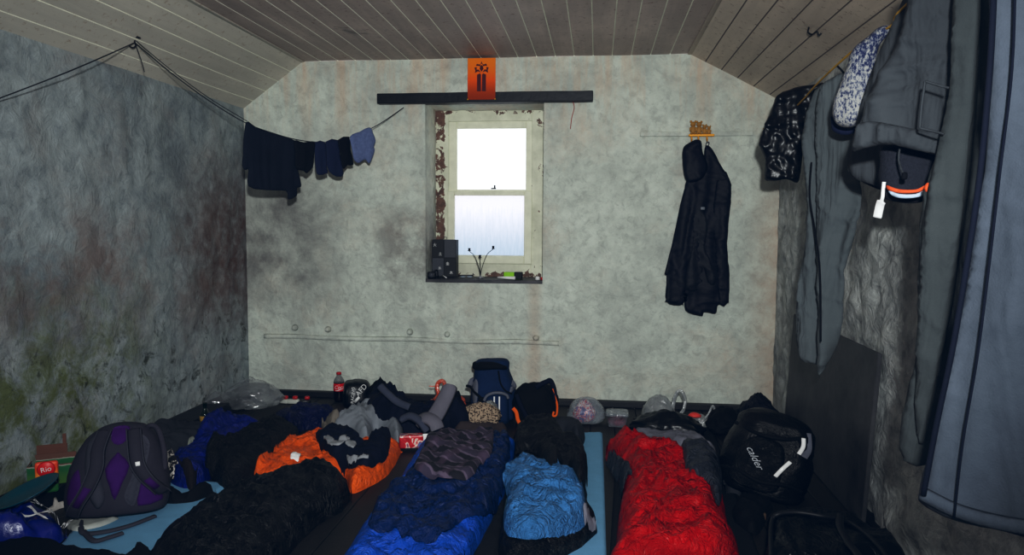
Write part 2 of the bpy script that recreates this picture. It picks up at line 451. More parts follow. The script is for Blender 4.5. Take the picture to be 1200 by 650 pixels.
# ================================================================== SETTING
zc = .5*(atY(283, 127, D).z + atY(908, 118, D).z)
fl = atY(355, 72, D); fr_ = atY(808, 63, D); zf = .5*(fl.z+fr_.z); XFL, XFR = fl.x, fr_.x
Y0 = -1.6
def wallmat(name, base, dark, warm, moss=False, right=False, bstr=.35):
    b = NB(name); x, y, z = b.sep()
    n1 = b.noise(2.2, 6, .65, .4); n2 = b.noise(9, 6, .7); n3 = b.noise(34, 4, .6)
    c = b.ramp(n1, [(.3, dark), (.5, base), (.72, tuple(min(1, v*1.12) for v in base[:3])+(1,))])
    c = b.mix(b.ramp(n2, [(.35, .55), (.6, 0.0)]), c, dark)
    c = b.mix(b.ramp(b.noise(18, 7, .75, .8), [(.36, .4), (.5, 0.0)]), c, tuple(v*.72 for v in dark[:3])+(1,))
    c = b.mix(b.ramp(b.noise(15, 6, .7, .5), [(.56, 0.0), (.72, .3)]), c, tuple(min(.9, v*1.25) for v in base[:3])+(1,))
    st = b.math('MULTIPLY', b.ramp(b.noise(1.7, 5, .65, .3, b.map((1,1,1), (.3,.2,.9))), [(.5, 0.0), (.72, .6)]), b.ramp(n3, [(.3, .4), (.6, 1.0)]))
    c = b.mix(st, c, warm)
    if name == 'back_wall_plaster':
        # damp brown runs under the ceiling, beside the corners and below the sill, dirty grey at the left
        vz = b.map((7, 1, .8)); run = b.ramp(b.noise(1.0, 5, .7, .2, vz), [(.46, 0.0), (.66, 1.0)])
        top = b.rng(z, 1.6, 2.3); c = b.mix(b.math('MULTIPLY', b.math('MULTIPLY', run, top), .55), c, P(150, 128, 108, .45))
        low = b.math('MULTIPLY', b.rng(z, 1.15, .75, .25, 1), b.rng(b.math('ABSOLUTE', b.math('ADD', x, .42)), .075, .0))
        c = b.mix(b.math('MULTIPLY', b.math('MULTIPLY', low, n2), .6), c, P(136, 112, 94, .45))
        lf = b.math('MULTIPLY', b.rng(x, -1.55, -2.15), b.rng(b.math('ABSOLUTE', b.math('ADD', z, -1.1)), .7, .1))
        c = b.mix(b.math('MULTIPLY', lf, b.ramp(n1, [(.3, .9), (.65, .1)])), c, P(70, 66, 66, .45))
        rc = b.math('MULTIPLY', b.rng(x, .92, 1.22, 0, .75), b.rng(z, 1.75, 1.2))
        c = b.mix(b.math('MULTIPLY', rc, b.ramp(n2, [(.3, .9), (.7, .25)])), c, P(146, 124, 106, .45))
        md = b.math('MULTIPLY', b.rng(b.math('ABSOLUTE', b.math('ADD', x, 1.25)), .5, .1), b.rng(b.math('ABSOLUTE', b.math('ADD', z, -1.05)), .4, .1))
        c = b.mix(b.math('MULTIPLY', md, b.ramp(b.noise(4, 5, .7), [(.42, .6), (.6, 0.0)])), c, P(84, 78, 76, .45))
    if moss:
        mz = b.math('MULTIPLY', b.rng(z, 1.15, .45), b.rng(y, 4.2, 3.2))
        mm = b.math('MULTIPLY', mz, b.ramp(b.noise(5, 6, .75, .5), [(.42, 0.0), (.6, 1.0)]))
        c = b.mix(b.math('MULTIPLY', mm, .85), c, P(66, 72, 22, .42))
        mk = b.math('MULTIPLY', b.rng(z, .95, .5), b.ramp(b.noise(11, 5, .75, .6, b.map((1,1,1),(1,0,0))), [(.55, 0.0), (.66, .8)]))
        c = b.mix(mk, c, P(26, 30, 12, .45))
        br = b.math('MULTIPLY', b.rng(y, 3.95, 4.55), b.rng(b.math('ABSOLUTE', b.math('ADD', z, -1.05)), .75, .15))
        c = b.mix(b.math('MULTIPLY', br, b.ramp(n2, [(.35, .95), (.65, .35)])), c, P(66, 46, 38, .42))
        pk = b.math('MULTIPLY', b.rng(b.math('ABSOLUTE', b.math('ADD', z, -1.0)), .5, .05), b.ramp(b.noise(2.6, 5, .7), [(.45, 0.0), (.62, .65)]))
        c = b.mix(pk, c, P(86, 72, 66, .42))
    b.col(c); b.set(Roughness=.9); b.b.inputs['Specular IOR Level'].default_value = .25
    w = b.noise(11, 6, .62, 1.2); n = b.bump(w, bstr, .03); b.bump(b.noise(60, 4, .65), .35, .006, n)
    return b.m
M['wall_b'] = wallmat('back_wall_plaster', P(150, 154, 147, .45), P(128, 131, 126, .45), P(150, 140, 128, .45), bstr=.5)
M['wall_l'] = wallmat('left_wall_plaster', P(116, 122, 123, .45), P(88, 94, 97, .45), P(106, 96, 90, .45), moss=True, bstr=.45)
M['wall_r'] = wallmat('right_wall_plaster', P(148, 150, 148, .45), P(84, 86, 87, .45), P(116, 110, 106, .45), right=True, bstr=.75)
def rough(a, b, amp, sd):
    p = Vector((a*2.3, b*2.3, sd)); r = noise.noise(p)*.6 + .5*noise.noise(p*2.7) + .28*(1-2*abs(noise.noise(p*4.3+Vector((5,1,2))))) + .16*noise.noise(p*9.5)
    return amp*r
# window opening in the back wall
wl = atY(498.5, 230, D).x; wr_ = atY(636.5, 230, D).x; wb = atY(568, 329, D).z; wt = atY(568, 121, D).z
hole = [Vector((wl, wb)), Vector((wr_, wb)), Vector((wr_, wt)), Vector((wl, wt))]
outl = [Vector((XL, -.02)), Vector((XR, -.02)), Vector((XR, zc)), Vector((XFR, zf)), Vector((XFL, zf)), Vector((XL, zc))]
vs, tr, bd, nb = polymesh(outl, .03, [hole])
V = []
for (x, z), d in zip(vs, bd):
    V.append((x, D + (rough(x, z, .014, 3.3) if d > 1e-5 else 0)*min(1, d/.05), z))
n0 = len(V)
RD = .33                                      # depth of the window recess
hc = [(wl, wb), (wr_, wb), (wr_, wt), (wl, wt)]
# reveal (left, right, soffit) belongs to the wall, gridded so it can be uneven
F2 = list(tr)
def reveal(a, b):
    na, nd = 22, 7; base = len(V)
    for i in range(na+1):
        for j in range(nd+1):
            t = i/na; x = a[0]+(b[0]-a[0])*t; z = a[1]+(b[1]-a[1])*t; y = D+(RD+.03)*j/nd
            e = rough(z*3+x*3, y*3, .008, 9) if 0 < i < na and 0 < j else 0
            V.append((x+(e if a[0] == b[0] else 0), y, z+(e if a[1] == b[1] else 0)))
    for i in range(na):
        for j in range(nd):
            q = base+i*(nd+1)+j; F2.append((q, q+1, q+nd+2, q+nd+1))
for a, b in zip(hc, hc[1:]+hc[:1]): reveal(a, b)
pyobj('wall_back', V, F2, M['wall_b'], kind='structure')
def sidewall(name, X, sgn, mat, amp, zt, sd):
    ny, nz = 230, 76; V = []; Fc = []
    for i in range(ny+1):
        for j in range(nz+1):
            y = Y0+(D-Y0)*i/ny; z = zt*j/nz - .02*(1-j/nz)
            e = rough(y, z, amp, sd)
            ed = min(1, (D-y)/.06, (zt-z)/.05)
            V.append((X+sgn*(e*max(0, ed)), y, z))
    for i in range(ny):
        for j in range(nz):
            q = i*(nz+1)+j; Fc.append((q, q+1, q+nz+2, q+nz+1))
    pyobj(name, V, Fc, mat, kind='structure')
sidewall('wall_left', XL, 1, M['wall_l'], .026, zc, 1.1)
sidewall('wall_right', XR, -1, M['wall_r'], .040, zc, 6.4)
pyobj('wall_front', [(XL, Y0, 0), (XR, Y0, 0), (XR, Y0, zc), (XFR, Y0, zf), (XFL, Y0, zf), (XL, Y0, zc)], [(0,1,2,3,4,5)], M['wall_b'], smooth=False, kind='structure')
# ceiling: tongue and groove boards running from front to back
def boardmat(name, c, d, spk):
    b = NB(name); v = b.map((5, .5, 5)); n = b.noise(1.6, 5, .65, .3, v)
    k = b.ramp(n, [(.3, d), (.65, c)])
    k = b.mix(b.ramp(b.noise(1.5, 4, .6), [(.42, .55), (.62, 0.0)]), k, d)
    k = b.mix(b.ramp(b.noise(38, 3, .7), [(.60, 0.0), (.70, .8)]), k, spk)
    k = b.mix(b.ramp(b.noise(2.4, 4, .7, .3), [(.66, 0.0), (.76, .75)]), k, P(52, 50, 48, .45))
    b.col(k); b.set(Roughness=.55); b.bump(b.noise(30, 4, .6, 0, b.map((1, .15, 1))), .25, .004); return b.m
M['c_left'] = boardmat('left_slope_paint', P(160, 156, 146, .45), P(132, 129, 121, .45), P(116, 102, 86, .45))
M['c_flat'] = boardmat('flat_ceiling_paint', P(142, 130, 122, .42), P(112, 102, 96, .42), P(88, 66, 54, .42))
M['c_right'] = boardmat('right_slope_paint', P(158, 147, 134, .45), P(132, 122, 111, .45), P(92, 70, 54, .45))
M['g_pale'] = plain('pale_groove', P(178, 168, 156, .42), .7)  # highlight along the board gaps is put into this pale colour
M['g_dark'] = plain('dark_groove', P(84, 76, 70, .45), .8)
def slope(a, b, nboards, gi, fi):
    a, b = Vector(a), Vector(b); t = (b-a).normalized(); n = Vector((-t.y, t.x))
    if n.y > 0: n = -n                       # into the room
    L = (b-a).length; w = L/nboards; P2 = []; mi = []
    for i in range(nboards):
        s0, s1 = i*w, (i+1)*w; g = .0032
        P2 += [(s0+g, .0), (s1-g, .0), (s1-g*.3, -.004), (s1+g*.3, -.004)]; mi += [fi, gi, gi, gi]
    V = []; Fc = []; I = []; ny = 10
    for s, e in P2:
        p = a + t*s + n*e
        for j in range(ny+1): V.append((p.x, Y0+(D+.03-Y0)*j/ny, p.y + .004*noise.noise(Vector((s*2, j*.7, fi)))))
    for k in range(len(P2)-1):
        for j in range(ny):
            q = k*(ny+1)+j; Fc.append((q, q+1, q+ny+2, q+ny+1)); I.append(mi[k])
    return V, Fc, I
CV, CF, CI = [], [], []
for a, b, nbo, gi, fi in (((XL-.02, zc-.018), (XFL, zf), 5, 3, 0), ((XFL, zf), (XFR, zf), 21, 3, 1), ((XFR, zf), (XR+.02, zc-.012), 6, 4, 2)):
    v, f, i = slope(a, b, nbo, gi, fi); o = len(CV); CV += v; CF += [tuple(q+o for q in x) for x in f]; CI += i
pyobj('ceiling', CV, CF, [M['c_left'], M['c_flat'], M['c_right'], M['g_pale'], M['g_dark']], smooth=False, mi=CI, kind='structure')
# cover strips on the two folds
for nm, X, c in (('trim_4', XFL, 'c_left'), ('trim_5', XFR, 'c_right')):
    bm = bmesh.new(); box(bm, (X, (Y0+D)/2, zf-.004), (.03, D-Y0-.02, .008), bev=.003); bmobj(nm, bm, M[c], kind='structure')
# floor: blackened sleeping platform boards
b = NB('platform_boards'); c = b.ramp(b.noise(5, 6, .7, 0, b.map((1, .25, 1))), [(.35, P(8, 8, 10)), (.7, P(26, 23, 22))])
c = b.mix(b.ramp(b.noise(55, 3, .7), [(.64, 0.0), (.72, .6)]), c, P(60, 54, 48)); b.col(c); b.set(Roughness=.6); b.bump(b.noise(20, 5), .3, .006); M['floor'] = b.m
bm = bmesh.new(); x = XL-.02
while x < XR+.02:
    box(bm, (x+.0725, (Y0+D)/2, -.015), (.142, D-Y0, .03), bev=.003, seg=1); x += .146
box(bm, ((XL+XR)/2, (Y0+D)/2, -.05), (XR-XL+.3, D-Y0+.3, .03))
bmobj('floor', bm, M['floor'], smooth=False, kind='structure')
b = NB('black_bitumen'); c = b.ramp(b.noise(9, 5, .7), [(.3, P(5, 6, 10)), (.7, P(14, 15, 20))])
c = b.mix(b.ramp(b.noise(70, 2, .7), [(.70, 0.0), (.75, .7)]), c, P(80, 80, 80)); b.col(c); b.set(Roughness=.55); b.bump(b.noise(24, 4), .3, .006); M['bitumen'] = b.m
ZB = max(.04, (atY(330, 456, D).z + atY(905, 478, D).z)/2)
bm = bmesh.new(); box(bm, ((XL+XR)/2, D-.025, ZB/2), (XR-XL, .05, ZB), bev=.004); bmobj('baseboard_back', bm, M['bitumen'], smooth=False, kind='structure')
ZL = atX(180, 501, XL+.03).z; WLD = .17
bm = bmesh.new(); box(bm, (XL+WLD/2, (.6+D)/2, ZL/2), (WLD, D-.65, ZL), bev=.006); bmobj('baseboard_left', bm, M['bitumen'], smooth=False, kind='structure')
splat_rect(XL-.1, XL+WLD, 1.4, D, ZL)
# lintel, painted strip, low ledge
M['lintel'] = plain('tarred_beam', P(7, 8, 12), .5, bump=.5, bsc=25)
a = atY(443, 118, D-.03); c = atY(695, 111, D-.03); zm = (a.z+c.z)/2
bm = bmesh.new(); vv = box(bm, (0, 0, 0), (c.x-a.x, .09, .068), bev=.005)
bmesh.ops.subdivide_edges(bm, edges=[e for e in bm.edges if e.calc_length() > .5], cuts=24)
for v in bm.verts: v.co.z += .004*noise.noise(Vector((v.co.x*4, 0, 2))); v.co.y += .003*noise.noise(v.co*6)
bmesh.ops.translate(bm, vec=((a.x+c.x)/2, D-.015, zm), verts=bm.verts)
bmobj('trim_1', bm, M['lintel'], smooth=False, kind='structure')
a = atY(750, 156, D); c = atY(882, 158, D)
bm = bmesh.new(); box(bm, ((a.x+c.x)/2, D-.008, (a.z+c.z)/2), (c.x-a.x, .022, .03), bev=.004); bmobj('trim_2', bm, M['wall_b'], smooth=False, kind='structure')
a = atY(310, 392, D); c = atY(655, 404, D); zl = (a.z+c.z)/2
bm = bmesh.new(); ribbon(bm, [Vector((a.x+(c.x-a.x)*t/8, D-.004, zl+.004*math.sin(t*2))) for t in range(9)], .035, .018, (0,-1,0))
led = bmobj('trim_3', bm, M['wall_b'], kind='structure')
for px, py in ((345, 384), (384, 386), (480, 389), (524, 392), (628, 396)):
    p = atY(px, py, D-.01); bm = bmesh.new(); lathe(bm, [(.002, .026), (.012, .024), (.017, .012), (.02, 0), (.024, -.012)], 12, p, Matrix.Rotation(math.pi/2, 3, 'X'))
    bmobj('peg_stub', bm, M['wall_b'], led)
# ------------------------------------------------------------------ window
b = NB('flaking_cream_paint'); n = b.noise(14, 6, .72, .5); x, y, z = b.sep()
ed = b.math('MAXIMUM', b.rng(x, wl+.085, wl+.055), b.math('MAXIMUM', b.rng(x, wr_-.035, wr_-.005, 0, .9), b.rng(z, wt-.05, wt-.01, 0, .55)))
lo = b.rng(z, wb+.06, wb+.02, 0, .9)
f = b.math('ADD', b.math('MULTIPLY', b.math('MAXIMUM', ed, lo), .2), n)
c = b.mix(b.ramp(f, [(.64, 0.0), (.66, 1.0)]), b.ramp(b.noise(7, 4), [(.3, P(146, 146, 132, .5)), (.7, P(172, 172, 158, .5))]), b.ramp(b.noise(30, 4), [(.3, P(58, 38, 30)), (.7, P(92, 66, 52))]))
b.col(c); b.set(Roughness=.6); b.bump(f, .35, .008); M['wpaint'] = b.m
M['sash'] = plain('sash_paint', P(176, 176, 160, .5), .5, bump=.2)
YW = D+RD
win = empty('window_1', ((wl+wr_)/2, YW, wb), None, None); win['kind'] = 'structure'
IW = Matrix.Translation(-Vector(((wl+wr_)/2, YW, wb)))
def wbox(name, x0, x1, z0, z1, y, d, mat, parent=win, bev=.004):
    bm = bmesh.new(); box(bm, ((x0+x1)/2, y, (z0+z1)/2), (x1-x0, d, z1-z0), bev=bev); o = bmobj(name, bm, mat, None, smooth=False)
    o.parent = parent; o.matrix_parent_inverse = Matrix.Translation(-parent.location) if parent is win else Matrix.Translation(-win.location)
    return o
def PX(px, py): return atY(px, py, YW)
gl, gr = PX(535, 200).x, PX(616, 200).x; gt = PX(575, 150).z; gm1 = PX(575, 222).z; gm2 = PX(575, 229).z; gb = PX(575, 299).z
fl_, frr = PX(526, 200).x, PX(623, 200).x; ft = PX(575, 142).z; fb = PX(575, 308).z
# casing boards round the sashes (one part, mitred as four boards in a single frame)
bm = bmesh.new()
for x0, x1, z0, z1 in ((wl-.02, fl_, wb-.02, wt+.02), (frr, wr_+.03, wb-.02, wt+.02), (fl_, frr, ft, wt+.02), (fl_, frr, wb-.02, fb)):
    box(bm, ((x0+x1)/2, YW+.02, (z0+z1)/2), (x1-x0, .05, z1-z0), bev=.003, seg=1)
o = bmobj('casing', bm, M['wpaint'], win, smooth=False); o.matrix_parent_inverse = Matrix.Translation(-win.location)
def sash(nm, x0, x1, z0, z1, gx0, gx1, gz0, gz1, y, pane):
    bm = bmesh.new()
    for a0, a1, b0, b1 in ((x0, gx0, z0, z1), (gx1, x1, z0, z1), (gx0, gx1, gz1, z1), (gx0, gx1, z0, gz0)):
        box(bm, ((a0+a1)/2, y, (b0+b1)/2), (a1-a0, .035, b1-b0), bev=.004, seg=1)
    o = bmobj(nm, bm, M['sash'], win, smooth=False); o.matrix_parent_inverse = Matrix.Translation(-win.location)
    bm = bmesh.new(); box(bm, ((gx0+gx1)/2, y+.005, (gz0+gz1)/2), (gx1-gx0+.01, .003, gz1-gz0+.01)); g = bmobj('pane', bm, pane, o, smooth=False)
    return o
b = NB('clear_pane'); tr_ = b.n.new('ShaderNodeBsdfTransparent'); gls = b.n.new('ShaderNodeBsdfGlossy'); gls.inputs['Roughness'].default_value = .05
mx = b.n.new('ShaderNodeMixShader'); mx.inputs[0].default_value = .04; b.link(tr_.outputs[0], mx.inputs[1]); b.link(gls.outputs[0], mx.inputs[2]); b.link(mx.outputs[0], b.out.inputs['Surface']); M['pane_clear'] = b.m
b = NB('misted_pane'); x, y, z = b.sep(); tr_ = b.n.new('ShaderNodeBsdfTransparent')
tl = b.n.new('ShaderNodeBsdfTranslucent'); mx = b.n.new('ShaderNodeMixShader')
st = b.noise(3, 5, .7, .2, b.map((16, 1, 2))); g = b.rng(z, gb, gm2, .35, .9)
cc = b.ramp(b.math('ADD', g, b.math('MULTIPLY', b.math('ADD', st, -.5), .35)), [(.25, (.64, .71, .78, 1)), (.5, (.78, .80, .85, 1)), (.85, (.92, .90, .92, 1))])
b.link(cc, tr_.inputs[0]); b.link(cc, tl.inputs[0]); mx.inputs[0].default_value = .22
b.link(tr_.outputs[0], mx.inputs[1]); b.link(tl.outputs[0], mx.inputs[2]); b.link(mx.outputs[0], b.out.inputs['Surface']); M['pane_mist'] = b.m
gml, gmr = PX(533, 260).x, PX(614.5, 260).x
sash('upper_sash', fl_-.005, frr+.005, gm1-.02, ft+.005, gl, gr, gm1, gt, YW+.028, M['pane_clear'])
sash('lower_sash', fl_-.005, frr+.006, fb-.005, gm2+.032, gml, gmr, gb, gm2, YW-.004, M['pane_mist'])
p = PX(579, 221); bm = bmesh.new(); box(bm, (p.x, YW-.025, p.z), (.035, .02, .008), bev=.002); box(bm, (p.x+.008, YW-.025, p.z+.012), (.01, .012, .024), bev=.002)
o = bmobj('sash_lock', bm, plain('blackened_iron', P(22, 22, 22), .5, .5), win, smooth=False); o.matrix_parent_inverse = Matrix.Translation(-win.location)
bm = bmesh.new(); box(bm, ((wl+wr_)/2, D+RD/2-.005, wb-.004), (wr_-wl+.0, RD-.002, .022), bev=.003)
b = NB('dark_sill'); b.col(b.ramp(b.noise(8, 5, .7), [(.35, P(24, 25, 30)), (.7, P(58, 56, 58))])); b.set(Roughness=.5); M['sill'] = b.m
o = bmobj('sill', bm, M['sill'], win, smooth=False); o.matrix_parent_inverse = Matrix.Translation(-win.location)
SZ = wb+.0075
def pt_on(Y, px): return atY(px, 320, Y).x
# ------------------------------------------------------------------ on the sill
M['blk'] = plain('matt_black', P(14, 15, 19), .5); M['gry'] = plain('charcoal_grey', P(52, 54, 60), .55)
M['white'] = plain('white_print', P(205, 205, 205, .55), .5); M['wht'] = plain('bright_white', (.85, .85, .85, 1), .4, var=.97)
Yb = D+.215; k0, k1 = pt_on(Yb, 508), pt_on(Yb, 536); hh = atY(520, 281, Yb).z-SZ; w2 = (k1-k0)/2
cab = empty('candle_lantern', ((k0+k1)/2, Yb, SZ+.0015), 'small black lantern box with white characters and wire ring, left end of window sill', 'lantern')
bm = bmesh.new(); box(bm, (0, 0, hh/2), (k1-k0, .09, hh), bev=.003); bmobj('body', bm, M['blk'], cab, smooth=False)
for i, (cx, cz, mm) in enumerate(((-w2/2, hh*.77, 'blk'), (w2/2, hh*.77, 'gry'), (-w2/2, hh*.27, 'gry'), (w2/2, hh*.27, 'blk'))):
    bm = bmesh.new(); box(bm, (cx, -.047, cz), (w2-.006, .006, hh*.48), bev=.001, seg=1); bmobj('panel', bm, M[mm], cab, smooth=False)
RX = Matrix.Rotation(math.pi/2, 3, 'X')
for ch, cx, cz in (('火', -w2*.75, hh*.86), ('土', -w2*.3, hh*.62), ('水', -w2*.35, hh*.24), ('金', w2*.3, hh*.36), ('木', w2*.6, hh*.12)):
    text('lettering', ch, .026, M['white'], cab, Vector((cx, -.0515, cz)), RX)
bm = bmesh.new(); tube(bm, [(.0+.011*math.cos(a), 0, hh+.011+.011*math.sin(a)) for a in np.linspace(0, 6.28, 14)], .0013, 6, 0); bmobj('wire_ring', bm, M['blk'], cab)
Yd = D+.14; cx = pt_on(Yd, 563)
can = empty('candle_holder', (cx, Yd, SZ+.0015), 'thin black three-armed candle holder in middle of window sill', 'candle holder')
bm = bmesh.new(); lathe(bm, [(.0, 0), (.028, 0), (.03, .004), (.01, .008), (.006, .016), (.0, .018)], 18); bmobj('base', bm, plain('pewter', P(120, 120, 124), .35, .6), can)
for px, py in ((550, 294.5), (562.5, 302.5), (578, 292)):
    t = atY(px, py, Yd)-Vector((cx, Yd, SZ))
    bm = bmesh.new(); tube(bm, [(0, 0, .01), (t.x*.12, 0, t.z*.35), (t.x*.5, 0, t.z*.8), (t.x, 0, t.z)], .0022, 6); bmobj('arm', bm, M['blk'], can)
    bm = bmesh.new(); lathe(bm, [(0, 0), (.013, .002), (.014, .004), (.007, .006), (.009, .022), (.0, .022)], 14, t); bmobj('candle_cup', bm, M['blk'], can)
# lime packet, white tube, small caps, camera, folded knife
x0 = pt_on(D+.10, 591); x1 = pt_on(D+.10, 612)
lp = empty('packet', ((x0+x1)/2, D+.10, SZ+.0012), 'lime green and black little packet towards right end of window sill', 'packet', rot=(0, 0, -.12))
bm = bmesh.new(); box(bm, (0, 0, .024), (x1-x0, .05, .048), bev=.004); bmobj('carton', bm, plain('lime', P(120, 165, 20), .45), lp, smooth=False)
bm = bmesh.new(); box(bm, ((x1-x0)*.30, -.002, .0255), ((x1-x0)*.42, .05, .049), bev=.004); bmobj('black_end', bm, M['blk'], lp, smooth=False)
bm = bmesh.new(); tube(bm, [(pt_on(D+.045, 583), D+.05, SZ+.014), (pt_on(D+.035, 604), D+.03, SZ+.013)], lambda t: .012 if t > .15 else .007, 10, 0)
bmobj('tube', bm, plain('tube_white', P(190, 188, 180), .4), label='white squeeze tube lying on window sill before the lime packet', cat='tube')
p = Vector((pt_on(D+.05, 630), D+.05, SZ+.001)); bm = bmesh.new(); lathe(bm, [(.0, 0), (.017, 0), (.016, .016), (.009, .024), (0, .025)], 14, p); bmobj('tealight', bm, M['white'], label='small white candle stub at right end of window sill', cat='candle')
p = Vector((pt_on(D+.055, 635.4), D+.055, SZ+.001)); bm = bmesh.new(); lathe(bm, [(.0, 0), (.011, 0), (.011, .018), (0, .02)], 12, p); bmobj('bottle_cap', bm, plain('cap_red', P(150, 20, 20), .4), label='red cap in the far right corner of window sill', cat='cap')
xm = pt_on(D+.07, 506)
cm = empty('torch', (xm, D+.07, SZ+.0015), 'dark head torch heaped at the left corner of window sill', 'torch')
bm = bmesh.new(); box(bm, (0, 0, .022), (.06, .05, .044), bev=.01, seg=3); bmobj('casing', bm, M['blk'], cm)
bm = bmesh.new(); lathe(bm, [(0, .0), (.016, 0), (.018, .02), (0, .02)], 14, (.004, -.024, .024), Matrix.Rotation(math.pi/2, 3, 'X')); bmobj('lens', bm, M['gry'], cm)
bm = bmesh.new(); tube(bm, [(-.02, .02, .03), (.03, .03, .055), (.045, .0, .02), (.06, -.02, .004)], .005, 6); bmobj('strap', bm, M['blk'], cm)
bm = bmesh.new(); tube(bm, [(pt_on(D+.1, 517), D+.13, SZ+.02), (pt_on(D+.1, 524), D+.08, SZ+.004)], .0035, 6, 0); bmobj('pen', bm, M['white'], label='thin white stick leaning on lantern box on window sill', cat='stick')
xm = pt_on(D+.12, 547)
gl2 = empty('sunglasses', (xm, D+.1, SZ+.001), 'dark glasses with pale lens beside candle holder on window sill', 'glasses', rot=(0,0,.2))
for sx in (-.024, .024):
    bm = bmesh.new(); lathe(bm, [(.0, 0), (.02, .002), (.02, .01), (0, .012)], 14, (sx, 0, .006)); bmobj('lens', bm, plain('pale_lens', P(110, 120, 130), .15), gl2)
bm = bmesh.new(); tube(bm, [(-.05, .05, .02), (-.045, 0, .02), (0, -.006, .022), (.045, 0, .022), (.05, .05, .03)], .004, 6); bmobj('frame', bm, M['blk'], gl2)
# ------------------------------------------------------------------ orange sign on the lintel
a = atY(548, 68, D-.07); c = atY(580.5, 116.5, D-.07); sx = c.x-a.x; sz = a.z-c.z
sg = empty('wall_sign', ((a.x+c.x)/2, D-.066, (a.z+c.z)/2), 'glossy orange sign with a dark emblem above the window lintel', 'sign', rot=(-.02, 0, 0))
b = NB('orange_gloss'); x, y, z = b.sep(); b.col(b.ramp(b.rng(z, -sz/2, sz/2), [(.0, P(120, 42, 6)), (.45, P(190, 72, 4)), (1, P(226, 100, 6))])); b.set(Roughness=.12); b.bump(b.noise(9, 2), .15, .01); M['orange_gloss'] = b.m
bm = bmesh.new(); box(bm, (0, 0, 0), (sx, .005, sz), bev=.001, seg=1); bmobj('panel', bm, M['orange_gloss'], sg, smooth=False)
M['emblem'] = plain('emblem_dark', P(66, 16, 20), .3)
def flat(bm, pts, y=-.004):
    v = [bm.verts.new((x*sx, y, z*sz)) for x, z in pts]; bm.faces.new(v)
bm = bmesh.new()
for s in (-1, 1):
    flat(bm, [(.02*s, -.30), (.16*s, -.30), (.16*s, .10), (.06*s, .13), (.02*s, .10)])
    flat(bm, [(.03*s, .15), (.13*s, .18), (.24*s, .14), (.22*s, .2), (.26*s, .27), (.17*s, .28), (.18*s, .22), (.1*s, .22)])
    flat(bm, [(.02*s, .38), (.06*s, .34), (.17*s, .36), (.2*s, .31), (.13*s, .31), (.05*s, .30)])
flat(bm, [(0, .17), (.07, .24), (.05, .3), (0, .33), (-.05, .3), (-.07, .24)]); flat(bm, [(0, .42), (.03, .36), (-.03, .36)])
bmobj('emblem', bm, M['emblem'], sg, smooth=False)
for s in (-1, 1):
    bm = bmesh.new(); lathe(bm, [(0, 0), (.006, 0), (.005, .004), (0, .005)], 10, (s*sx*.49, -.003, -sz*.49), Matrix.Rotation(math.pi/2, 3, 'X')); bmobj('pin', bm, plain('brass_pin', P(190, 140, 20), .35, .6), sg)
bm = bmesh.new(); tube(bm, [atY(671, 118, D-.035), atY(673, 126, D-.02), atY(670, 138, D-.016), atY(668.5, 151, D-.015)], .0022, 6)
bmobj('cord', bm, plain('red_cord', P(130, 40, 30), .8), label='short red cord hanging from right end of black lintel', cat='cord')
# ------------------------------------------------------------------ coat rack and jacket
a = atY(807, 157, D-.03); c = atY(837, 160, D-.03)
rk = empty('coat_rack', ((a.x+c.x)/2, D-.02, (a.z+c.z)/2), 'small golden coat rack topped with four little bears on back wall', 'coat rack')
M['gold'] = plain('gold_paint', P(176, 124, 30), .4, .2); M['bear'] = plain('bear_brown', P(134, 98, 42), .6)
bm = bmesh.new(); box(bm, (0, -.012, 0), (c.x-a.x, .022, .016), bev=.004); bmobj('rail', bm, M['gold'], rk, smooth=False)
for px, ht in ((812, 16), (819, 15.5), (825.5, 11.5), (830.5, 10)):
    u = atY(px, 155, D-.03).x-(a.x+c.x)/2; h = ht/187.0*1.05; bm = bmesh.new()
    def sph(c_, r):
        m = bmesh.ops.create_uvsphere(bm, u_segments=12, v_segments=8, radius=1)['verts']; bmesh.ops.scale(bm, vec=r, verts=m); bmesh.ops.translate(bm, vec=c_, verts=m)
    sph((u, -.016, .006+h*.30), (h*.22, h*.18, h*.32)); sph((u, -.018, .006+h*.72), (h*.2, h*.18, h*.19))
    for s in (-1, 1): sph((u+s*h*.16, -.016, .006+h*.92), (h*.085, h*.06, h*.085)); sph((u+s*h*.2, -.022, .006+h*.36), (h*.07, h*.08, h*.16)); sph((u+s*h*.13, -.028, .006+h*.06), (h*.1, h*.12, h*.08))
    sph((u, -.018-h*.16, .006+h*.68), (h*.07, h*.06, h*.06))
    bmobj('bear_figure', bm, M['bear'], rk)
for px in (810, 818, 828):
    u = atY(px, 160, D-.03).x-(a.x+c.x)/2; bm = bmesh.new(); tube(bm, [(u, -.02, -.004), (u, -.024, -.03), (u, -.038, -.04), (u, -.05, -.03), (u, -.052, -.018)], .004, 8); bmobj('hook', bm, M['gold'], rk)
M['jkt'] = fabric('navy_black_shell', P(10, 12, 24), .7, bump=.3, rough=.6); M['jkt2'] = fabric('paler_black_shell', P(20, 22, 30), .7, rough=.6)  # second cloth is a paler black, for the front flap alone
pj = Vector((0, D-.075, 0)); nj = (0, -1, 0); jk0 = atY(822, 172, D-.075)
jk = empty('hooded_jacket', jk0, 'black hooded jacket hanging from golden coat rack on back wall', 'jacket')
def jp(name, pts, mat, dy, th=.02, **k):
    kw = dict(folds=(.022, 16), edge=.02, wr=(.010, 9, 1.4, .45), topfix=.3); kw.update(k); th *= .55
    o = hang(name, pts, mat, Vector((0, D-.075-dy, 0)), nj, th, **kw); o.parent = jk; o.matrix_parent_inverse = Matrix.Translation(-jk0); return o
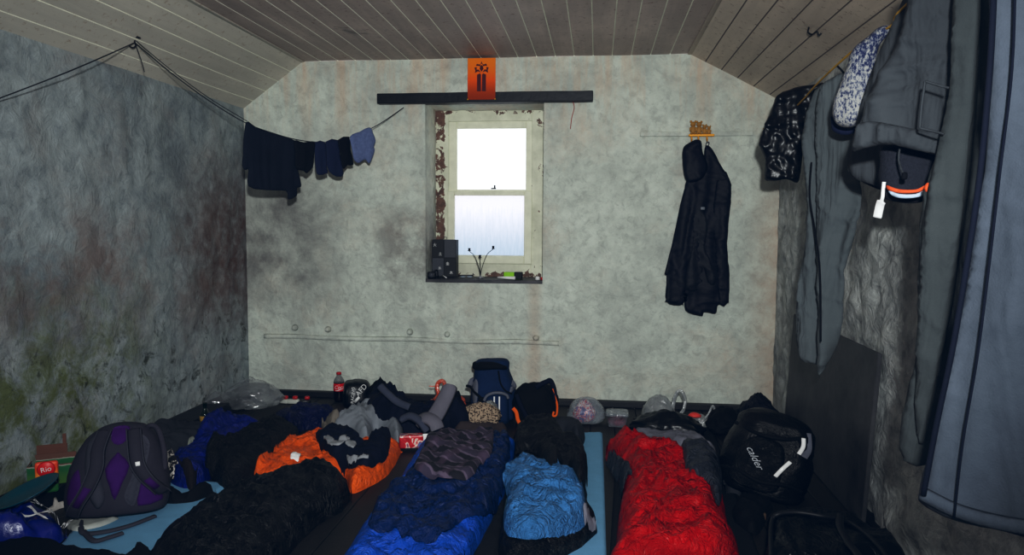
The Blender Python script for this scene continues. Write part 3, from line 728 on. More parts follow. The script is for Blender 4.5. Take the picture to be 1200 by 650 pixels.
jp('body', [(806, 206), (800, 232), (791, 280), (783, 320), (781, 353), (800, 356), (803, 340), (803, 363), (822, 370), (825, 365), (838, 367), (842, 357), (853, 354), (855, 320), (851, 285), (856, 225), (856, 214), (846, 196), (834, 174), (827, 171), (824, 185), (818, 200)], M['jkt'], 0, .03)
jp('hood', [(799.5, 180), (802, 171), (810, 166), (817, 163.5), (822, 167), (824, 180), (830, 195), (822, 210), (806, 213), (801, 200)], M['jkt'], .03, .035, sm=5)
jp('sleeve', [(806, 210), (814, 214), (811, 250), (805, 300), (800.5, 354), (800, 356.5), (780.5, 353.5), (780.5, 350), (781, 322), (778.5, 320), (788, 285), (797, 240)], M['jkt'], .016, .014, sm=2)
jp('sleeve', [(845, 198), (856, 214), (856, 240), (852, 285), (855, 325), (854, 352), (853, 354.5), (843, 356), (838, 300), (836, 240)], M['jkt'], .014, .014, sm=2)
jp('front_flap', [(812, 250), (822, 245), (829, 262), (826, 290), (832, 305), (838, 330), (830, 333), (824, 312), (821, 338), (803, 338), (806, 310), (812, 285)], M['jkt2'], .022, .012, sm=3)
bm = bmesh.new(); p = atY(823.5, 244, D-.145); box(bm, p, (.026, .003, .018), rot=None, bev=.004); o = bmobj('chest_logo', bm, plain('grey_print', P(90, 94, 100), .5), jk); o.matrix_parent_inverse = Matrix.Translation(-jk0)
bm = bmesh.new(); tube(bm, [atY(827, 172, D-.07), atY(828, 167, D-.075), atY(831, 167, D-.07), atY(830, 172, D-.07)], .003, 6); o = bmobj('hanging_loop', bm, M['gry'], jk); o.matrix_parent_inverse = Matrix.Translation(-jk0)
# ------------------------------------------------------------------ clothes line on the left
def lslope(px, py):                           # hit the left ceiling slope
    n = Vector((-(zf-zc), 0, XFL-XL)).normalized(); return atP(px, py, Vector((XL, 0, zc)), n)
H0 = lslope(158, 47); H0.z -= .03; L1 = atY(473, 126, D-.03)
H0 = atP(158, 50, H0, (0,1,0))
dv = (L1-H0); nl = Vector((dv.y, -dv.x, 0)).normalized()
if nl.dot(CAM-H0) < 0: nl = -nl
M['line'] = plain('dark_line', P(22, 24, 28), .8); M['iron'] = plain('dark_iron', P(26, 27, 30), .5, .6)
def LP(px, py): return atP(px, py, H0, nl)
lpx = [(158, 50), (200, 85), (245, 118), (288, 144), (320, 156), (345, 163), (370, 166.5), (395, 165.5), (420, 157), (445, 145), (473, 126)]
cl = empty('clothes_line', H0, 'dark clothes line slung from left ceiling to the window lintel', 'clothes line')
def line(pts, r=.0028):
    bm = bmesh.new(); tube(bm, [p-H0 for p in pts], r, 6, 4); return bmobj('cord', bm, M['line'], cl)
line([LP(*p) for p in lpx])
line([LP(a+1.5, b-2.2) for a, b in lpx[:4]], .002)
line([H0, atX(80, 84, XL+.25), atX(-40, 130, XL+.05)])
bm = bmesh.new(); u = Vector((0, 0, .03)); tube(bm, [u, (0, 0, .0), (.012, -.01, -.018), (.0, -.02, -.03), (-.02, -.01, -.02)], .004, 8); box(bm, (0, 0, .025), (.05, .03, .008), bev=.002); bmobj('ceiling_hook', bm, M['iron'], cl)
bm = bmesh.new(); tube(bm, [(0,0,0), (.03, -.02, -.05), (.05, -.02, -.11), (.06, -.02, -.15)], .002, 6); bmobj('loose_end', bm, M['line'], cl)
def laundry(name, pts, mat, label, cat, group=None, th=.008, off=.01, folds=(.012, 26), **k):
    return hang(name, pts, mat, H0+nl*off, nl, th, folds=folds, label=label, cat=cat, group=group, s=.011, **k)
M['tee'] = fabric('navy_jersey', P(15, 19, 30), .75, weave=300); M['bk'] = fabric('black_cotton', P(8, 9, 15), .7, weave=300)
M['navy'] = fabric('navy_wool', P(22, 28, 52), .75, weave=250); M['bluegrey'] = fabric('blue_marl', P(84, 94, 124), .7, scale=60, weave=250)
laundry('t_shirt', [(288, 143), (300, 149), (318, 155.5), (345, 164.5), (346.5, 180), (348, 195), (353, 217), (348, 220), (348, 229), (338, 233.5), (335, 224), (315, 223), (291, 218), (291.5, 199), (287, 199), (284, 194), (285, 175)], M['tee'], off=.005, label='large black t-shirt hung upside down at left end of clothes line', cat='t-shirt', sm=3)
laundry('boxer_shorts', [(345, 164.5), (356, 167), (369, 166), (368, 180), (367, 195), (360, 203), (355, 200), (347, 197), (346, 180)], M['bk'], 'black boxer shorts pegged beside the large t-shirt', 'shorts', off=.018, sm=3)
laundry('sock', [(369, 166.5), (381, 166.5), (382.5, 180), (383, 196), (384, 203), (373, 205), (370, 198), (369, 182)], M['navy'], 'straight navy sock on clothes line beside black boxer shorts', 'sock', 'socks on the clothes line', th=.008, sm=2)
laundry('sock', [(382, 165.5), (396, 164), (398, 180), (401, 195), (403, 203), (399, 207), (390, 205), (384, 196), (382, 180)], M['navy'], off=.006, label='navy sock with long curved foot, middle of clothes line socks', cat='sock', group='socks on the clothes line', th=.008, sm=2)
laundry('sock', [(396, 164), (409, 160), (411, 175), (414, 193), (407, 193), (403, 198), (400, 192), (399, 180)], M['bk'], 'black sock on clothes line next to pale blue boxers', 'sock', 'socks on the clothes line', th=.008, off=.012, sm=2)
laundry('boxer_shorts', [(410, 160), (422, 154), (433, 149), (437, 156), (440, 164), (438, 171), (439, 177), (433, 191), (428, 187), (421, 191), (415, 187), (412, 175)], M['bluegrey'], 'pale blue-grey boxer shorts at right end of clothes line', 'shorts', off=.02, sm=3, th=.014)
# small ceiling hook on the right slope
n = Vector(((zf-zc), 0, XR-XFR)).normalized(); p = atP(957, 35, Vector((XR, 0, zc)), n)
bm = bmesh.new(); q = p-Vector((.01, 0, .012)); tube(bm, [p+Vector((-.035, .0, .012)), q+Vector((-.03, -.01, .0)), q+Vector((-.01, 0, -.008)), q+Vector((.012, 0, .004)), q+Vector((.02, .0, -.014)), q+Vector((.03, -.004, -.004))], .004, 8)
bmobj('ceiling_hook', bm, M['iron'], label='small black twisted hook screwed into right ceiling slope', cat='hook')
# ------------------------------------------------------------------ line along the right wall
XRP = .93
rp = [atX(*p, XRP) for p in ((992, 82), (1012, 49), (1046, 29), (1066, 2))]
ra = Vector((1.06, D-.02, 1.86))
bm = bmesh.new(); tube(bm, [ra, Vector((1.0, 4.0, 1.84))] + [Vector((XRP, 3.3, 1.85))] + rp[1:] + [Vector((XRP, 1.3, rp[-1].z+.05)), Vector((XRP, .4, rp[-1].z+.1))], .004, 8)
bmobj('drying_rope', bm, plain('yellow_rope', P(150, 118, 40), .8, bump=.5, bsc=200), label='yellow rope strung along the top of the right wall', cat='rope')
b = NB('crinkled_bin_liner'); b.col(b.ramp(b.noise(8), [(.3, P(4, 5, 8)), (.7, P(12, 13, 17))])); b.set(Roughness=.34); b.b.inputs['Specular IOR Level'].default_value = .4
w = b.noise(7, 3, .5, 1.0, b.map((1, 1, .45))); b.bump(w, .8, .015); M['binbag'] = b.m
nx = (-1, 0, 0)
M['gtr'] = fabric('grey_green_trouser', P(70, 75, 77, .5), .85, crease=8, scale=5, weave=350, bump=.5, bsc=9); M['gsh'] = fabric('dark_grey_tracksuit', P(52, 55, 58, .5), .85, crease=9, weave=400, bump=.2)
M['gtr2'] = fabric('charcoal_trouser', P(56, 60, 61, .5), .85, crease=7, weave=350, bump=.2); M['flc'] = fabric('blue_grey_fleece', P(80, 87, 97, .62), .86, crease=5, scale=30, weave=260, bump=.25)
M['seam'] = fabric('navy_seam', P(16, 20, 34), .8)
NR = Vector((-.80, -.6, 0))
def rhang(name, pts, mat, px, X, nrm, th, **k):
    p0 = atX(px[0], px[1], X); return hang(name, pts, mat, p0, nrm, th, **k)
bg = rhang('rain_jacket', [(912, 112), (930, 103), (950, 100), (966, 98), (958, 115), (948, 140), (942, 170), (938, 200), (934, 214), (922, 210), (908, 212), (896, 210), (897, 188), (890, 168), (896, 148), (904, 128)], M['binbag'], (930, 120), 0.977, (-.35, -.94, 0), .03, folds=(.03, 18), wr=(.02, 12, 1.4, .6), label='shiny black rain jacket bunched up in far right corner under ceiling', cat='jacket', s=.012, sm=3, topfix=.5)
tr1 = empty('trousers', atX(970, 110, XRP), 'slim grey-green trousers hanging on right rope, nearest to the black rain jacket', 'trousers')
def sub(o, par):
    o.parent = par; o.matrix_parent_inverse = Matrix.Translation(-par.location); return o
sub(rhang('trouser_leg', [(962, 102), (975, 92), (990, 84), (1002, 100), (1004, 150), (1010, 235), (1006, 260), (998, 290), (990, 320), (986, 380), (975, 420), (966, 438), (962, 440), (958, 420), (958, 330), (956, 200), (955, 130)], M['gtr'], (975, 150), 0.933, (-.72, -.7, 0), .014, folds=(.045, 18), wr=(.010, 9, 1.2, .5), sm=2, edge=.015), tr1)
sub(rhang('trouser_leg', [(955, 106), (972, 100), (978, 150), (978, 240), (974, 330), (970, 400), (965, 425), (952, 424), (940, 420), (933, 395), (936, 330), (946, 270), (943, 200), (940, 160), (946, 128)], M['gtr'], (955, 150), 0.911, (-.62, -.78, 0), .014, folds=(.045, 18), wr=(.010, 9, 1.2, .5), sm=2, edge=.015), tr1)
bm = bmesh.new(); tube(bm, [atX(*p, 0.884) for p in ((951, 190), (949, 230), (955, 270), (961, 320), (962, 400))], .0035, 6); sub(bmobj('seam', bm, M['bk']), tr1)
b = NB('blue_white_knit'); v = b.vor(55, 'F1', b.map((1, 1, .5))); x, y, z = b.sep(); zz = atX(1000, 90, 0.911).z
zt_ = b.rng(z, zz+.06, zz-.06, .0, .10); f = b.math('ADD', b.noise(130, 2, .7, 0, b.map((1, 1, .6))), zt_); c1 = b.ramp(f, [(.46, P(30, 36, 64)), (.54, P(84, 88, 100)), (.66, P(128, 128, 126))])
b.col(c1); b.set(Roughness=.95); b.bump(b.noise(120, 3), .9, .006); M['knit'] = b.m
sk = empty('knitted_sock', atX(1010, 60, 0.868), 'blue and white flecked knitted slipper sock hung on right rope', 'sock')
sub(rhang('knit_shell', [(1020, 40), (1032, 31), (1044, 30), (1047, 36), (1040, 42), (1030, 55), (1026, 80), (1022, 110), (1018, 130), (1010, 143), (995, 149), (982, 146), (975, 135), (977, 118), (985, 100), (992, 80), (1000, 58)], M['knit'], (1005, 90), 0.868, (-.6, -.8, 0), .03, folds=(.012, 24), sm=5, edge=.04), sk)
sub(rhang('lining', [(974, 136), (983, 147), (996, 150), (1008, 146), (1004, 154), (990, 158), (977, 154), (974, 146)], M['navy'], (990, 148), 0.884, (-.6, -.8, 0), .016, folds=(.004, 24), sm=4), sk)
# jogging shorts with open hem, a woollen hat tucked inside
sh = empty('tracksuit_trousers', atX(1060, 60, 0.846), 'dark grey tracksuit trousers on right rope with gathered hem and open leg', 'trousers')
SN = (-.62, -.78, 0); SN2 = (-.62, -.78, 0)
fr1 = [(1072, -30), (1066, 10), (1054, 50), (1036, 85), (1018, 122), (1008, 150), (1013, 158), (1045, 156), (1080, 163), (1106, 168), (1118, 120), (1128, 60), (1132, 0), (1130, -30)]
sub(rhang('leg_front', fr1, M['gsh'], (1060, 100), 0.825, SN, .02, folds=(.04, 15), wr=(.016, 10, 1.45, .4), sm=3, bow=.03, s=.011), sh)
sub(rhang('leg_back', [(1072, -20), (1040, 40), (1012, 110), (1002, 150), (996, 178), (995, 200), (1004, 210), (1022, 216), (1036, 222), (1070, 226), (1092, 214), (1104, 190), (1112, 120), (1120, 40), (1110, -20)], M['gsh'], (1060, 100), 0.955, SN, .014, folds=(.012, 13), sm=4), sh)
sub(rhang('hem_band', [(1009, 146), (1030, 144), (1060, 149), (1085, 154), (1106, 158), (1103, 182), (1085, 178), (1050, 171), (1025, 172), (1003, 178), (999, 172), (1003, 158)], M['gsh'], (1060, 160), 0.808, SN, .022, folds=(.012, 60), wr=(.010, 20, 0, .2), sm=3, edge=.012, bow=.03, topfix=1, s=.008), sh)
sub(rhang('hem_band', [(1003, 150), (1009, 148), (1006, 176), (1003, 190), (1020, 200), (1036, 208), (1036, 223), (1018, 217), (998, 206), (993, 196), (996, 174)], M['gsh'], (1010, 185), 0.879, (-.5, -.86, 0), .012, folds=(.004, 50), sm=4, edge=.02, topfix=1), sh)
ht = empty('woolly_hat', atX(1060, 200, 0.868), 'charcoal knitted hat with orange and pale blue band hanging below tracksuit hem', 'hat')
M['hat'] = fabric('charcoal_knit', P(36, 38, 46), .7, scale=90, weave=180, bump=.8, bsc=150)
HNN = (-.55, -.83, 0)
sub(rhang('knit_body', [(1036, 168), (1031, 190), (1030, 212), (1038, 232), (1058, 238), (1080, 237), (1094, 226), (1100, 200), (1100, 168)], M['hat'], (1060, 200), 0.868, HNN, .03, folds=(.006, 20), sm=5, bow=.02), ht)
M['stripe_o'] = plain('orange_stripe', P(205, 78, 40), .8); M['stripe_b'] = plain('pale_blue_stripe', P(150, 165, 205), .8)
sub(rhang('orange_stripe', [(1040, 217), (1056, 222), (1075, 222), (1086, 216), (1087, 220), (1075, 226), (1056, 226.5), (1041, 222)], M['stripe_o'], (1060, 218), 0.830, HNN, .006, folds=(0, 1), sm=4, bow=.02, jag=.001, s=.006, edge=.004), ht)
sub(rhang('blue_stripe', [(1042, 223), (1056, 227), (1075, 227), (1086, 221), (1084, 228), (1072, 232), (1056, 232), (1045, 228)], M['stripe_b'], (1060, 218), 0.830, HNN, .006, folds=(0, 1), sm=4, bow=.02, jag=.001, s=.006, edge=.004), ht)
sub(rhang('orange_toggle', [(1083, 219), (1087, 214), (1091, 217), (1090, 224), (1085, 225)], M['stripe_o'], (1087, 218), 0.819, HNN, .012, folds=(0, 1), sm=4, jag=0, s=.006, edge=.01), ht)
for pts in (((1084, 95), (1080, 125), (1078, 150)), ((1084, 95), (1100, 100), (1112, 103)), ((1078, 150), (1095, 154), (1106, 157))):
    bm = bmesh.new(); p0 = atX(1085, 120, .785); tube(bm, [atP(a, b, p0, Vector(SN).normalized()) for a, b in pts], .003, 6); sub(bmobj('pocket_seam', bm, M['gsh']), sh)
bm = bmesh.new(); q = [atX(*p, 0.808) for p in ((1055, 171), (1053, 185), (1056, 198), (1060, 206))]; tube(bm, q, .003, 6); sub(bmobj('drawstring', bm, M['gsh']), sh)
bm = bmesh.new(); box(bm, q[-1], (.014, .014, .02), bev=.005); sub(bmobj('toggle', bm, M['bk']), sh)
bm = bmesh.new(); q = [atX(*p, 0.808) for p in ((1036, 213), (1035, 222), (1034, 232), (1031, 241), (1028, 255))]
ribbon(bm, q, lambda t: .011 if t < .6 else .026, .003, (-.5, -.86, 0)); sub(bmobj('paper_tag', bm, M['wht'], label='white tag'), ht)
# long charcoal trousers and blue grey fleece trousers nearest the camera
t2 = empty('trousers', atX(1120, 60, 0.868), 'long charcoal trousers hanging between tracksuit and blue-grey fleece trousers', 'trousers')
sub(rhang('trouser_leg', [(1128, -40), (1172, -40), (1170, 60), (1160, 180), (1145, 300), (1125, 420), (1098, 520), (1084, 545), (1068, 540), (1056, 525), (1060, 480), (1072, 420), (1076, 380), (1078, 260), (1092, 200), (1108, 160), (1122, 60)], M['gtr2'], (1115, 200), 0.868, (-.72, -.69, 0), .016, folds=(.045, 13), wr=(.010, 8, 1.2, .5), sm=2, edge=.018), t2)
sub(rhang('trouser_leg', [(1120, -40), (1150, -40), (1140, 120), (1120, 300), (1105, 400), (1090, 470), (1080, 520), (1070, 505), (1072, 430), (1076, 330), (1096, 190), (1112, 100)], M['gtr2'], (1105, 200), 0.835, (-.72, -.69, 0), .014, folds=(.04, 13), wr=(.008, 8, 1.2, .5), sm=2, edge=.015), t2)
t3 = empty('trousers', atX(1190, 60, 0.846), 'blue-grey fleece trousers with navy seams, nearest garment at right edge', 'trousers')
FN = (-.66, -.75, 0)
sub(rhang('trouser_leg', [(1170, -60), (1300, -60), (1320, 300), (1330, 640), (1260, 636), (1200, 628), (1150, 618), (1110, 603), (1080, 588), (1078, 572), (1096, 500), (1118, 400), (1136, 300), (1152, 200), (1162, 90)], M['flc'], (1180, 200), 0.825, FN, .016, folds=(.05, 10), wr=(.006, 6, 1.3, .4), sm=3, s=.014), t3)
for ri, path in enumerate((((1166, -40), (1160, 80), (1149, 200), (1133, 310), (1116, 410), (1097, 500), (1082, 580)), ((1190, -40), (1186, 80), (1172, 200), (1158, 320), (1145, 420), (1128, 520), (1118, 606)))):
    bm = bmesh.new(); p0 = atX(1180, 200, 0.797); tube(bm, [atP(a, b, p0, Vector(FN).normalized()) for a, b in path], (.006, .0025)[ri], 8); sub(bmobj('seam', bm, M['seam']), t3)
bm = bmesh.new(); p0 = atX(1180, 200, 0.805); ribbon(bm, [atP(a, b, p0, Vector(FN).normalized()) for a, b in ((1080, 578), (1120, 598), (1170, 612), (1230, 622), (1290, 630))], .03, .012, FN); sub(bmobj('hem', bm, M['flc']), t3)
ROPE = [ra, Vector((1.0, 4.0, 1.84)), Vector((XRP, 3.3, 1.85))] + rp[1:] + [Vector((XRP, 1.3, rp[-1].z+.05)), Vector((XRP, .4, rp[-1].z+.1))]
def rope_at(y):
    for a, c in zip(ROPE, ROPE[1:]):
        if c.y <= y <= a.y: return a.lerp(c, (a.y-y)/(a.y-c.y))
for par in (tr1, t2, t3, bg):
    leg = bg if par is bg else [o for o in COL.objects if o.parent == par and o.name.startswith('trouser_leg')][0]
    vt = max(leg.data.vertices, key=lambda v: v.co.z).co; r_ = rope_at(vt.y)
    bm = bmesh.new(); tube(bm, [r_+Vector((0, 0, .006)), r_.lerp(vt, .5), vt-Vector((0, 0, .01))], .004, 6); sub(bmobj('hanging_loop', bm, M['bk']), par)
# ------------------------------------------------------------------ leaning board
b = NB('old_dark_board'); b.col(b.ramp(b.noise(4, 5, .7), [(.3, P(24, 25, 28)), (.7, P(58, 58, 60))])); b.set(Roughness=.55); b.bump(b.noise(40, 3), .15, .003); M['board'] = b.m
f1 = atZ(990, 596, 0); tX = XR-.045; t1 = atX(1029, 413, tX)
ln = (t1.z**2+(tX-f1.x)**2)**.5; y1 = t1.y; y0 = atX(929, 372, tX-.005).y
bm = bmesh.new()
vs = [(f1.x, y1-.0), (tX, y1-.05)]
c8 = []
for dx in (0, .018):
    for (x, z) in ((f1.x, .004), (tX, t1.z)):
        for y in (y1, min(y0, D-.12)): c8.append(bm.verts.new((x+dx, y, z-(dx*.3 if z > .1 else 0))))
for q in ((0,1,3,2), (4,6,7,5), (0,2,6,4), (1,5,7,3), (0,4,5,1), (2,3,7,6)): bm.faces.new([c8[i] for i in q])
bmesh.ops.bevel(bm, geom=list(bm.edges), offset=.003, segments=1, affect='EDGES')
bmobj('board', bm, M['board'], smooth=False, label='dark grey board leaning on right wall behind the black rucksack', cat='board')
splat_rect(f1.x-.02, XR, y1, D, .02)
KD = .64
# ================================================================== ON THE FLOOR
def K(par, o):
    o.parent = par; o.matrix_parent_inverse = Matrix.Translation(-par.location); return o
M['foam'] = plain('pale_blue_foam', P(104, 146, 174, .62), .85, spec=.2, var=.9, bump=.25, bsc=150)
M['mat_dk'] = plain('dark_foam', P(26, 27, 30), .9, spec=.15, bump=.2, bsc=120)
M['n_black'] = nylon('black_nylon', P(11, 11, 14), rough=.45); M['n_black2'] = nylon('soft_black_nylon', P(17, 17, 19), rough=.6)
M['n_org'] = nylon('orange_nylon', P(238, 84, 4, .60), .8, bump=.6); M['n_navy'] = nylon('navy_nylon', P(10, 34, 78), .7, bump=.7)
M['n_blue'] = nylon('bright_blue_nylon', P(22, 78, 168, .8), .75, bump=.6); M['n_royal'] = nylon('royal_blue_nylon', P(14, 28, 112, .7), .65, bump=.6)
M['n_steel'] = nylon('steel_blue_nylon', P(62, 112, 158), .66, bump=.9, rough=.38); M['n_red'] = nylon('red_nylon', P(176, 4, 8, .75), .6, bump=.8, rough=.4)
M['n_slate'] = nylon('slate_nylon', P(46, 50, 60), .75); M['lgrey'] = fabric('grey_lining', P(112, 112, 122), .72, bump=.5, bsc=18)
M['gtee'] = fabric('grey_jersey', P(118, 122, 128), .82, bump=.3, bsc=14, weave=260); M['black'] = fabric('black_cloth', P(9, 9, 12), .7, bump=.4, bsc=20)
M['dgrey'] = fabric('dark_grey_cloth', P(42, 44, 50), .75); M['navyc'] = fabric('navy_cloth', P(12, 16, 34), .7, bsc=20)
M['brown'] = fabric('brown_grey_fleece', P(52, 44, 44), .85, weave=150, bump=.2)
def stack(name, loc, label, cat, group=None): return empty(name, loc, label, cat, group)
RXm = Matrix.Rotation(math.pi/2, 3, 'X')
def drp(z=.003): return lambda c: Vector((c.x, c.y, hm(c.x, c.y)+z))
def flat_text(name, body, size, mat, par, px, py, ang, shear=0, dz=.006):
    p = atZ(px, py, 0)
    for _ in range(5): p = atZ(px, py, hm(p.x, p.y))
    o = text(name, body, size, mat, None, Vector((p.x, p.y, 0)), Matrix.Rotation(ang, 3, 'Z'), ext=0, shear=shear)
    bm = bmesh.new(); bm.from_mesh(o.data); bmesh.ops.subdivide_edges(bm, edges=[e for e in bm.edges if e.calc_length() > .012], cuts=2)
    for v in bm.verts: v.co.z = hm(v.co.x, v.co.y)+dz
    bm.to_mesh(o.data); bm.free(); return K(par, o)
# ---- mats
# ---- left foreground
mt = drape('foam_mat', [(268, 566), (255, 578), (215, 612), (182, 655), (150, 690), (40, 690), (70, 640), (95, 610), (130, 580), (200, 558)], M['foam'], .010, .012, (.001, 4, 0, 1), sm=1, tent=2, lift=.002, jag=.002, label='pale blue foam sleeping mat under the purple rucksack at left', cat='mat')
drape('foam_mat', [(606, 508), (706, 506), (708, 560), (712, 690), (583, 690), (590, 600)], M['foam'], .010, .012, (.001, 4, 0, 1), sm=1, tent=2, lift=.002, jag=.001, label='pale blue foam mat between steel blue and red sleeping bags', cat='mat')
drape('foam_mat', [(736, 500), (835, 500), (848, 540), (905, 690), (712, 690), (720, 560)], M['mat_dk'], .010, .012, (.001, 4, 0, 1), sm=1, tent=2, lift=.002, jag=.001, label='dark grey foam mat under the red sleeping bag', cat='mat')
drape('foam_mat', [(592, 540), (602, 520), (605, 520), (588, 610), (581, 690), (540, 690), (566, 610)], M['mat_dk'], .03, .03, (.002, 4, 0, 1), sm=1, tent=2, lift=.002, jag=.001, label='narrow dark strip of mat beside the navy and blue sleeping bag', cat='mat')
# ---- royal blue sleeping bag, black jackets at left
dk = drape('bedding_roll', [(170, 530), (178, 508), (195, 495), (228, 488), (268, 494), (262, 512), (238, 526), (212, 536), (190, 545)], M['dgrey'], .10, .09, (.02, 8, .5, 1.5), label='dark grey roll of bedding by left wall behind purple rucksack', cat='bedding')
drape('rag', [(217, 522), (224, 514), (238, 508), (243, 511), (236, 518), (226, 522)], fabric('cream_cloth', P(120, 124, 116), .8), .015, .02, (.004, 12, 0, 1), label='small cream cloth poking out beside royal blue sleeping bag', cat='cloth')
rb = drape('sleeping_bag', [(206, 536), (228, 518), (240, 502), (248, 491), (275, 488), (300, 490), (312, 500), (300, 512), (276, 524), (256, 532), (250, 550), (222, 572), (196, 562), (198, 548)], M['n_royal'], .09, .08, (.030, 7, .7, 1.3), label='royal blue sleeping bag crumpled near left wall', cat='sleeping bag')
b = NB('bandana_print'); b.col(b.ramp(b.noise(26, 3, .6, 1.2), [(.50, P(16, 14, 18)), (.54, P(170, 165, 160))])); b.set(Roughness=.85); M['bandana'] = b.m
drape('bandana', [(180, 545), (186, 531), (200, 527), (208, 533), (206, 545), (202, 556), (188, 558)], M['bandana'], .05, .04, (.012, 12, .5, 1), label='black and white patterned bandana between purple rucksack and royal blue bag', cat='bandana')
drape('mitten', [(207, 541), (214, 534), (224, 535), (229, 545), (233, 556), (224, 560), (212, 554)], fabric('dark_brown_fleece', P(28, 22, 22), .7), .035, .03, (.006, 12, .5, 1), label='dark brown mitten lying on royal blue sleeping bag', cat='mitten')
drape('jacket', [(176, 562), (195, 558), (214, 572), (240, 562), (262, 570), (254, 580), (225, 588), (196, 590), (178, 585)], M['black'], .07, .06, (.02, 9, .6, 1.5), label='black jacket rumpled on foam mat right of purple rucksack', cat='jacket')
bj = drape('jacket', [(240, 546), (243, 530), (262, 524), (285, 514), (304, 500), (326, 489), (346, 494), (352, 506), (338, 524), (318, 540), (306, 556), (290, 570), (266, 574), (250, 562)], M['n_black2'], .12, .09, (.04, 6.5, .8, 1.2), label='black padded jacket spread over the royal blue sleeping bag', cat='jacket')
drape('fleece', [(322, 500), (324, 484), (331, 478), (350, 473), (378, 472), (400, 478), (404, 490), (385, 500), (355, 505), (338, 506)], nylon('dark_blue_fleece', P(14, 20, 66), .6), .11, .08, (.025, 9, .5, 1.3), label='dark blue garment heaped in front of the cola bottle', cat='garment')
# ---- foreground black bag with orange lining
ob = empty('sleeping_bag', atZ(330, 580, 0), 'black sleeping bag folded open to its bright orange lining', 'sleeping bag')
K(ob, drape('lining', [(298, 562), (318, 535), (343, 512), (372, 502), (392, 507), (425, 514), (455, 516), (470, 517), (470, 526), (456, 552), (434, 570), (411, 578), (404, 560), (380, 562), (330, 575)], M['n_org'], .075, .06, (.028, 8, 1.1, 1.4), sm=5))
K(ob, drape('shell', [(180, 660), (198, 640), (222, 614), (248, 592), (275, 574), (312, 556), (350, 541), (384, 535), (402, 542), (411, 556), (411, 576), (402, 592), (372, 612), (338, 640), (300, 690), (240, 720), (150, 720)], M['n_black'], .16, .13, (.020, 7, 2.2, 2.2), quilt=(.24, 1.2, .14)))
K(ob, drape('reflective_badge', [(340, 537), (346, 532.5), (353, 534), (350, 537.5), (345, 539)], M['white'], .003, .004, (0, 1, 0, 1), sm=3, tent=0, s=.006, jag=0, zoff=.0))
gt_ = empty('jersey_top', atZ(430, 510, 0), 'grey jersey top crumpled on the orange lined sleeping bag', 'top')
K(gt_, drape('jersey', [(386, 503), (396, 490), (412, 480), (430, 471), (448, 468), (462, 473), (469, 482), (473, 498), (468, 516), (462, 521), (452, 512), (440, 508), (430, 518), (410, 512), (392, 510)], M['gtee'], .12, .10, (.034, 10, .6, 1.1)))
drape('cloth', [(376, 501), (384, 495), (396, 492), (398, 500), (390, 506), (380, 507)], fabric('beige_cloth', P(112, 106, 98), .8), .03, .03, (.012, 12, .5, 1), label='small beige cloth beside the grey jersey top', cat='cloth')
nt = empty('printed_top', atZ(415, 530, 0), 'navy top with white print lying on orange lining', 'top')
K(nt, drape('cloth', [(370, 508), (380, 504), (398, 506), (412, 514), (428, 519), (440, 507), (452, 510), (459, 516), (455, 528), (446, 540), (430, 547), (412, 548), (398, 544), (386, 532), (374, 520)], M['navyc'], .035, .035, (.02, 10, .4, 1.2)))
for poly in ([(379, 513), (388, 512), (396, 516), (402, 512), (410, 513), (407, 517), (400, 520), (392, 523), (384, 520)], [(405, 517), (412, 516), (418, 521), (414, 525), (406, 521)], [(407, 536), (418, 534), (431, 534), (430, 537), (420, 538), (409, 539)]):
    K(nt, drape('print', poly, fabric('grey_print_cloth', P(130, 132, 136), .8), .002, .004, (0, 1, 0, 1), sm=3, tent=0, s=.008, jag=0, zoff=0))
# biscuit packet
p = atZ(482, 521, .03); pk = empty('biscuit_packet', Vector((p.x, p.y, hm_max(p.x, p.y, .04)+.001)), 'open red and white food packet beside the grey jersey top', 'packet', rot=(0, 0, .25))
b = NB('packet_print'); x, y, z = b.sep(); b.col(b.ramp(b.noise(20, 2, .5, .8), [(.36, P(140, 14, 24)), (.46, P(170, 30, 40)), (.5, P(190, 180, 170)), (.58, P(120, 30, 60)), (.66, P(60, 110, 160))])); b.set(Roughness=.35)
bm = bmesh.new(); box(bm, (0, 0, .038), (.13, .06, .07), bev=.008); bmobj('carton', bm, b.m, pk, smooth=False)
bm = bmesh.new(); box(bm, (.085, -.005, .04), (.045, .006, .07), rot=None, bev=.002); bmobj('flap', bm, M['white'], pk, smooth=False)
# ---- navy and bright blue sleeping bag
bb = empty('sleeping_bag', atZ(510, 600, 0), 'navy sleeping bag with bright blue edges in the middle of the floor', 'sleeping bag')
K(bb, drape('shell', [(395, 700), (412, 648), (432, 618), (458, 584), (480, 548), (492, 524), (512, 512), (545, 508), (580, 510), (603, 510), (606, 530), (592, 572), (572, 612), (548, 660), (530, 700)], M['n_blue'], .12, .10, (.03, 7, 1.2, 1.3), quilt=(.26, 1.5, .2)))
K(bb, drape('panel', [(432, 614), (452, 588), (474, 560), (494, 534), (530, 532), (560, 530), (588, 522), (598, 528), (588, 570), (570, 606), (540, 612), (512, 628), (484, 632), (458, 622)], M['n_navy'], .012, .02, (.018, 8, 1.2, 1.4), zoff=0, tent=2))
b = NB('plaid'); w1 = b.wave(2.6, 'X', .1, b.map((1,1,1), (0,0,.5))); w2_ = b.wave(3.2, 'Y', .15, b.map((1,1,1), (0,0,.5))); w3 = b.wave(6.4, 'Y', .15, b.map((1,1,1), (0,0,.5)))
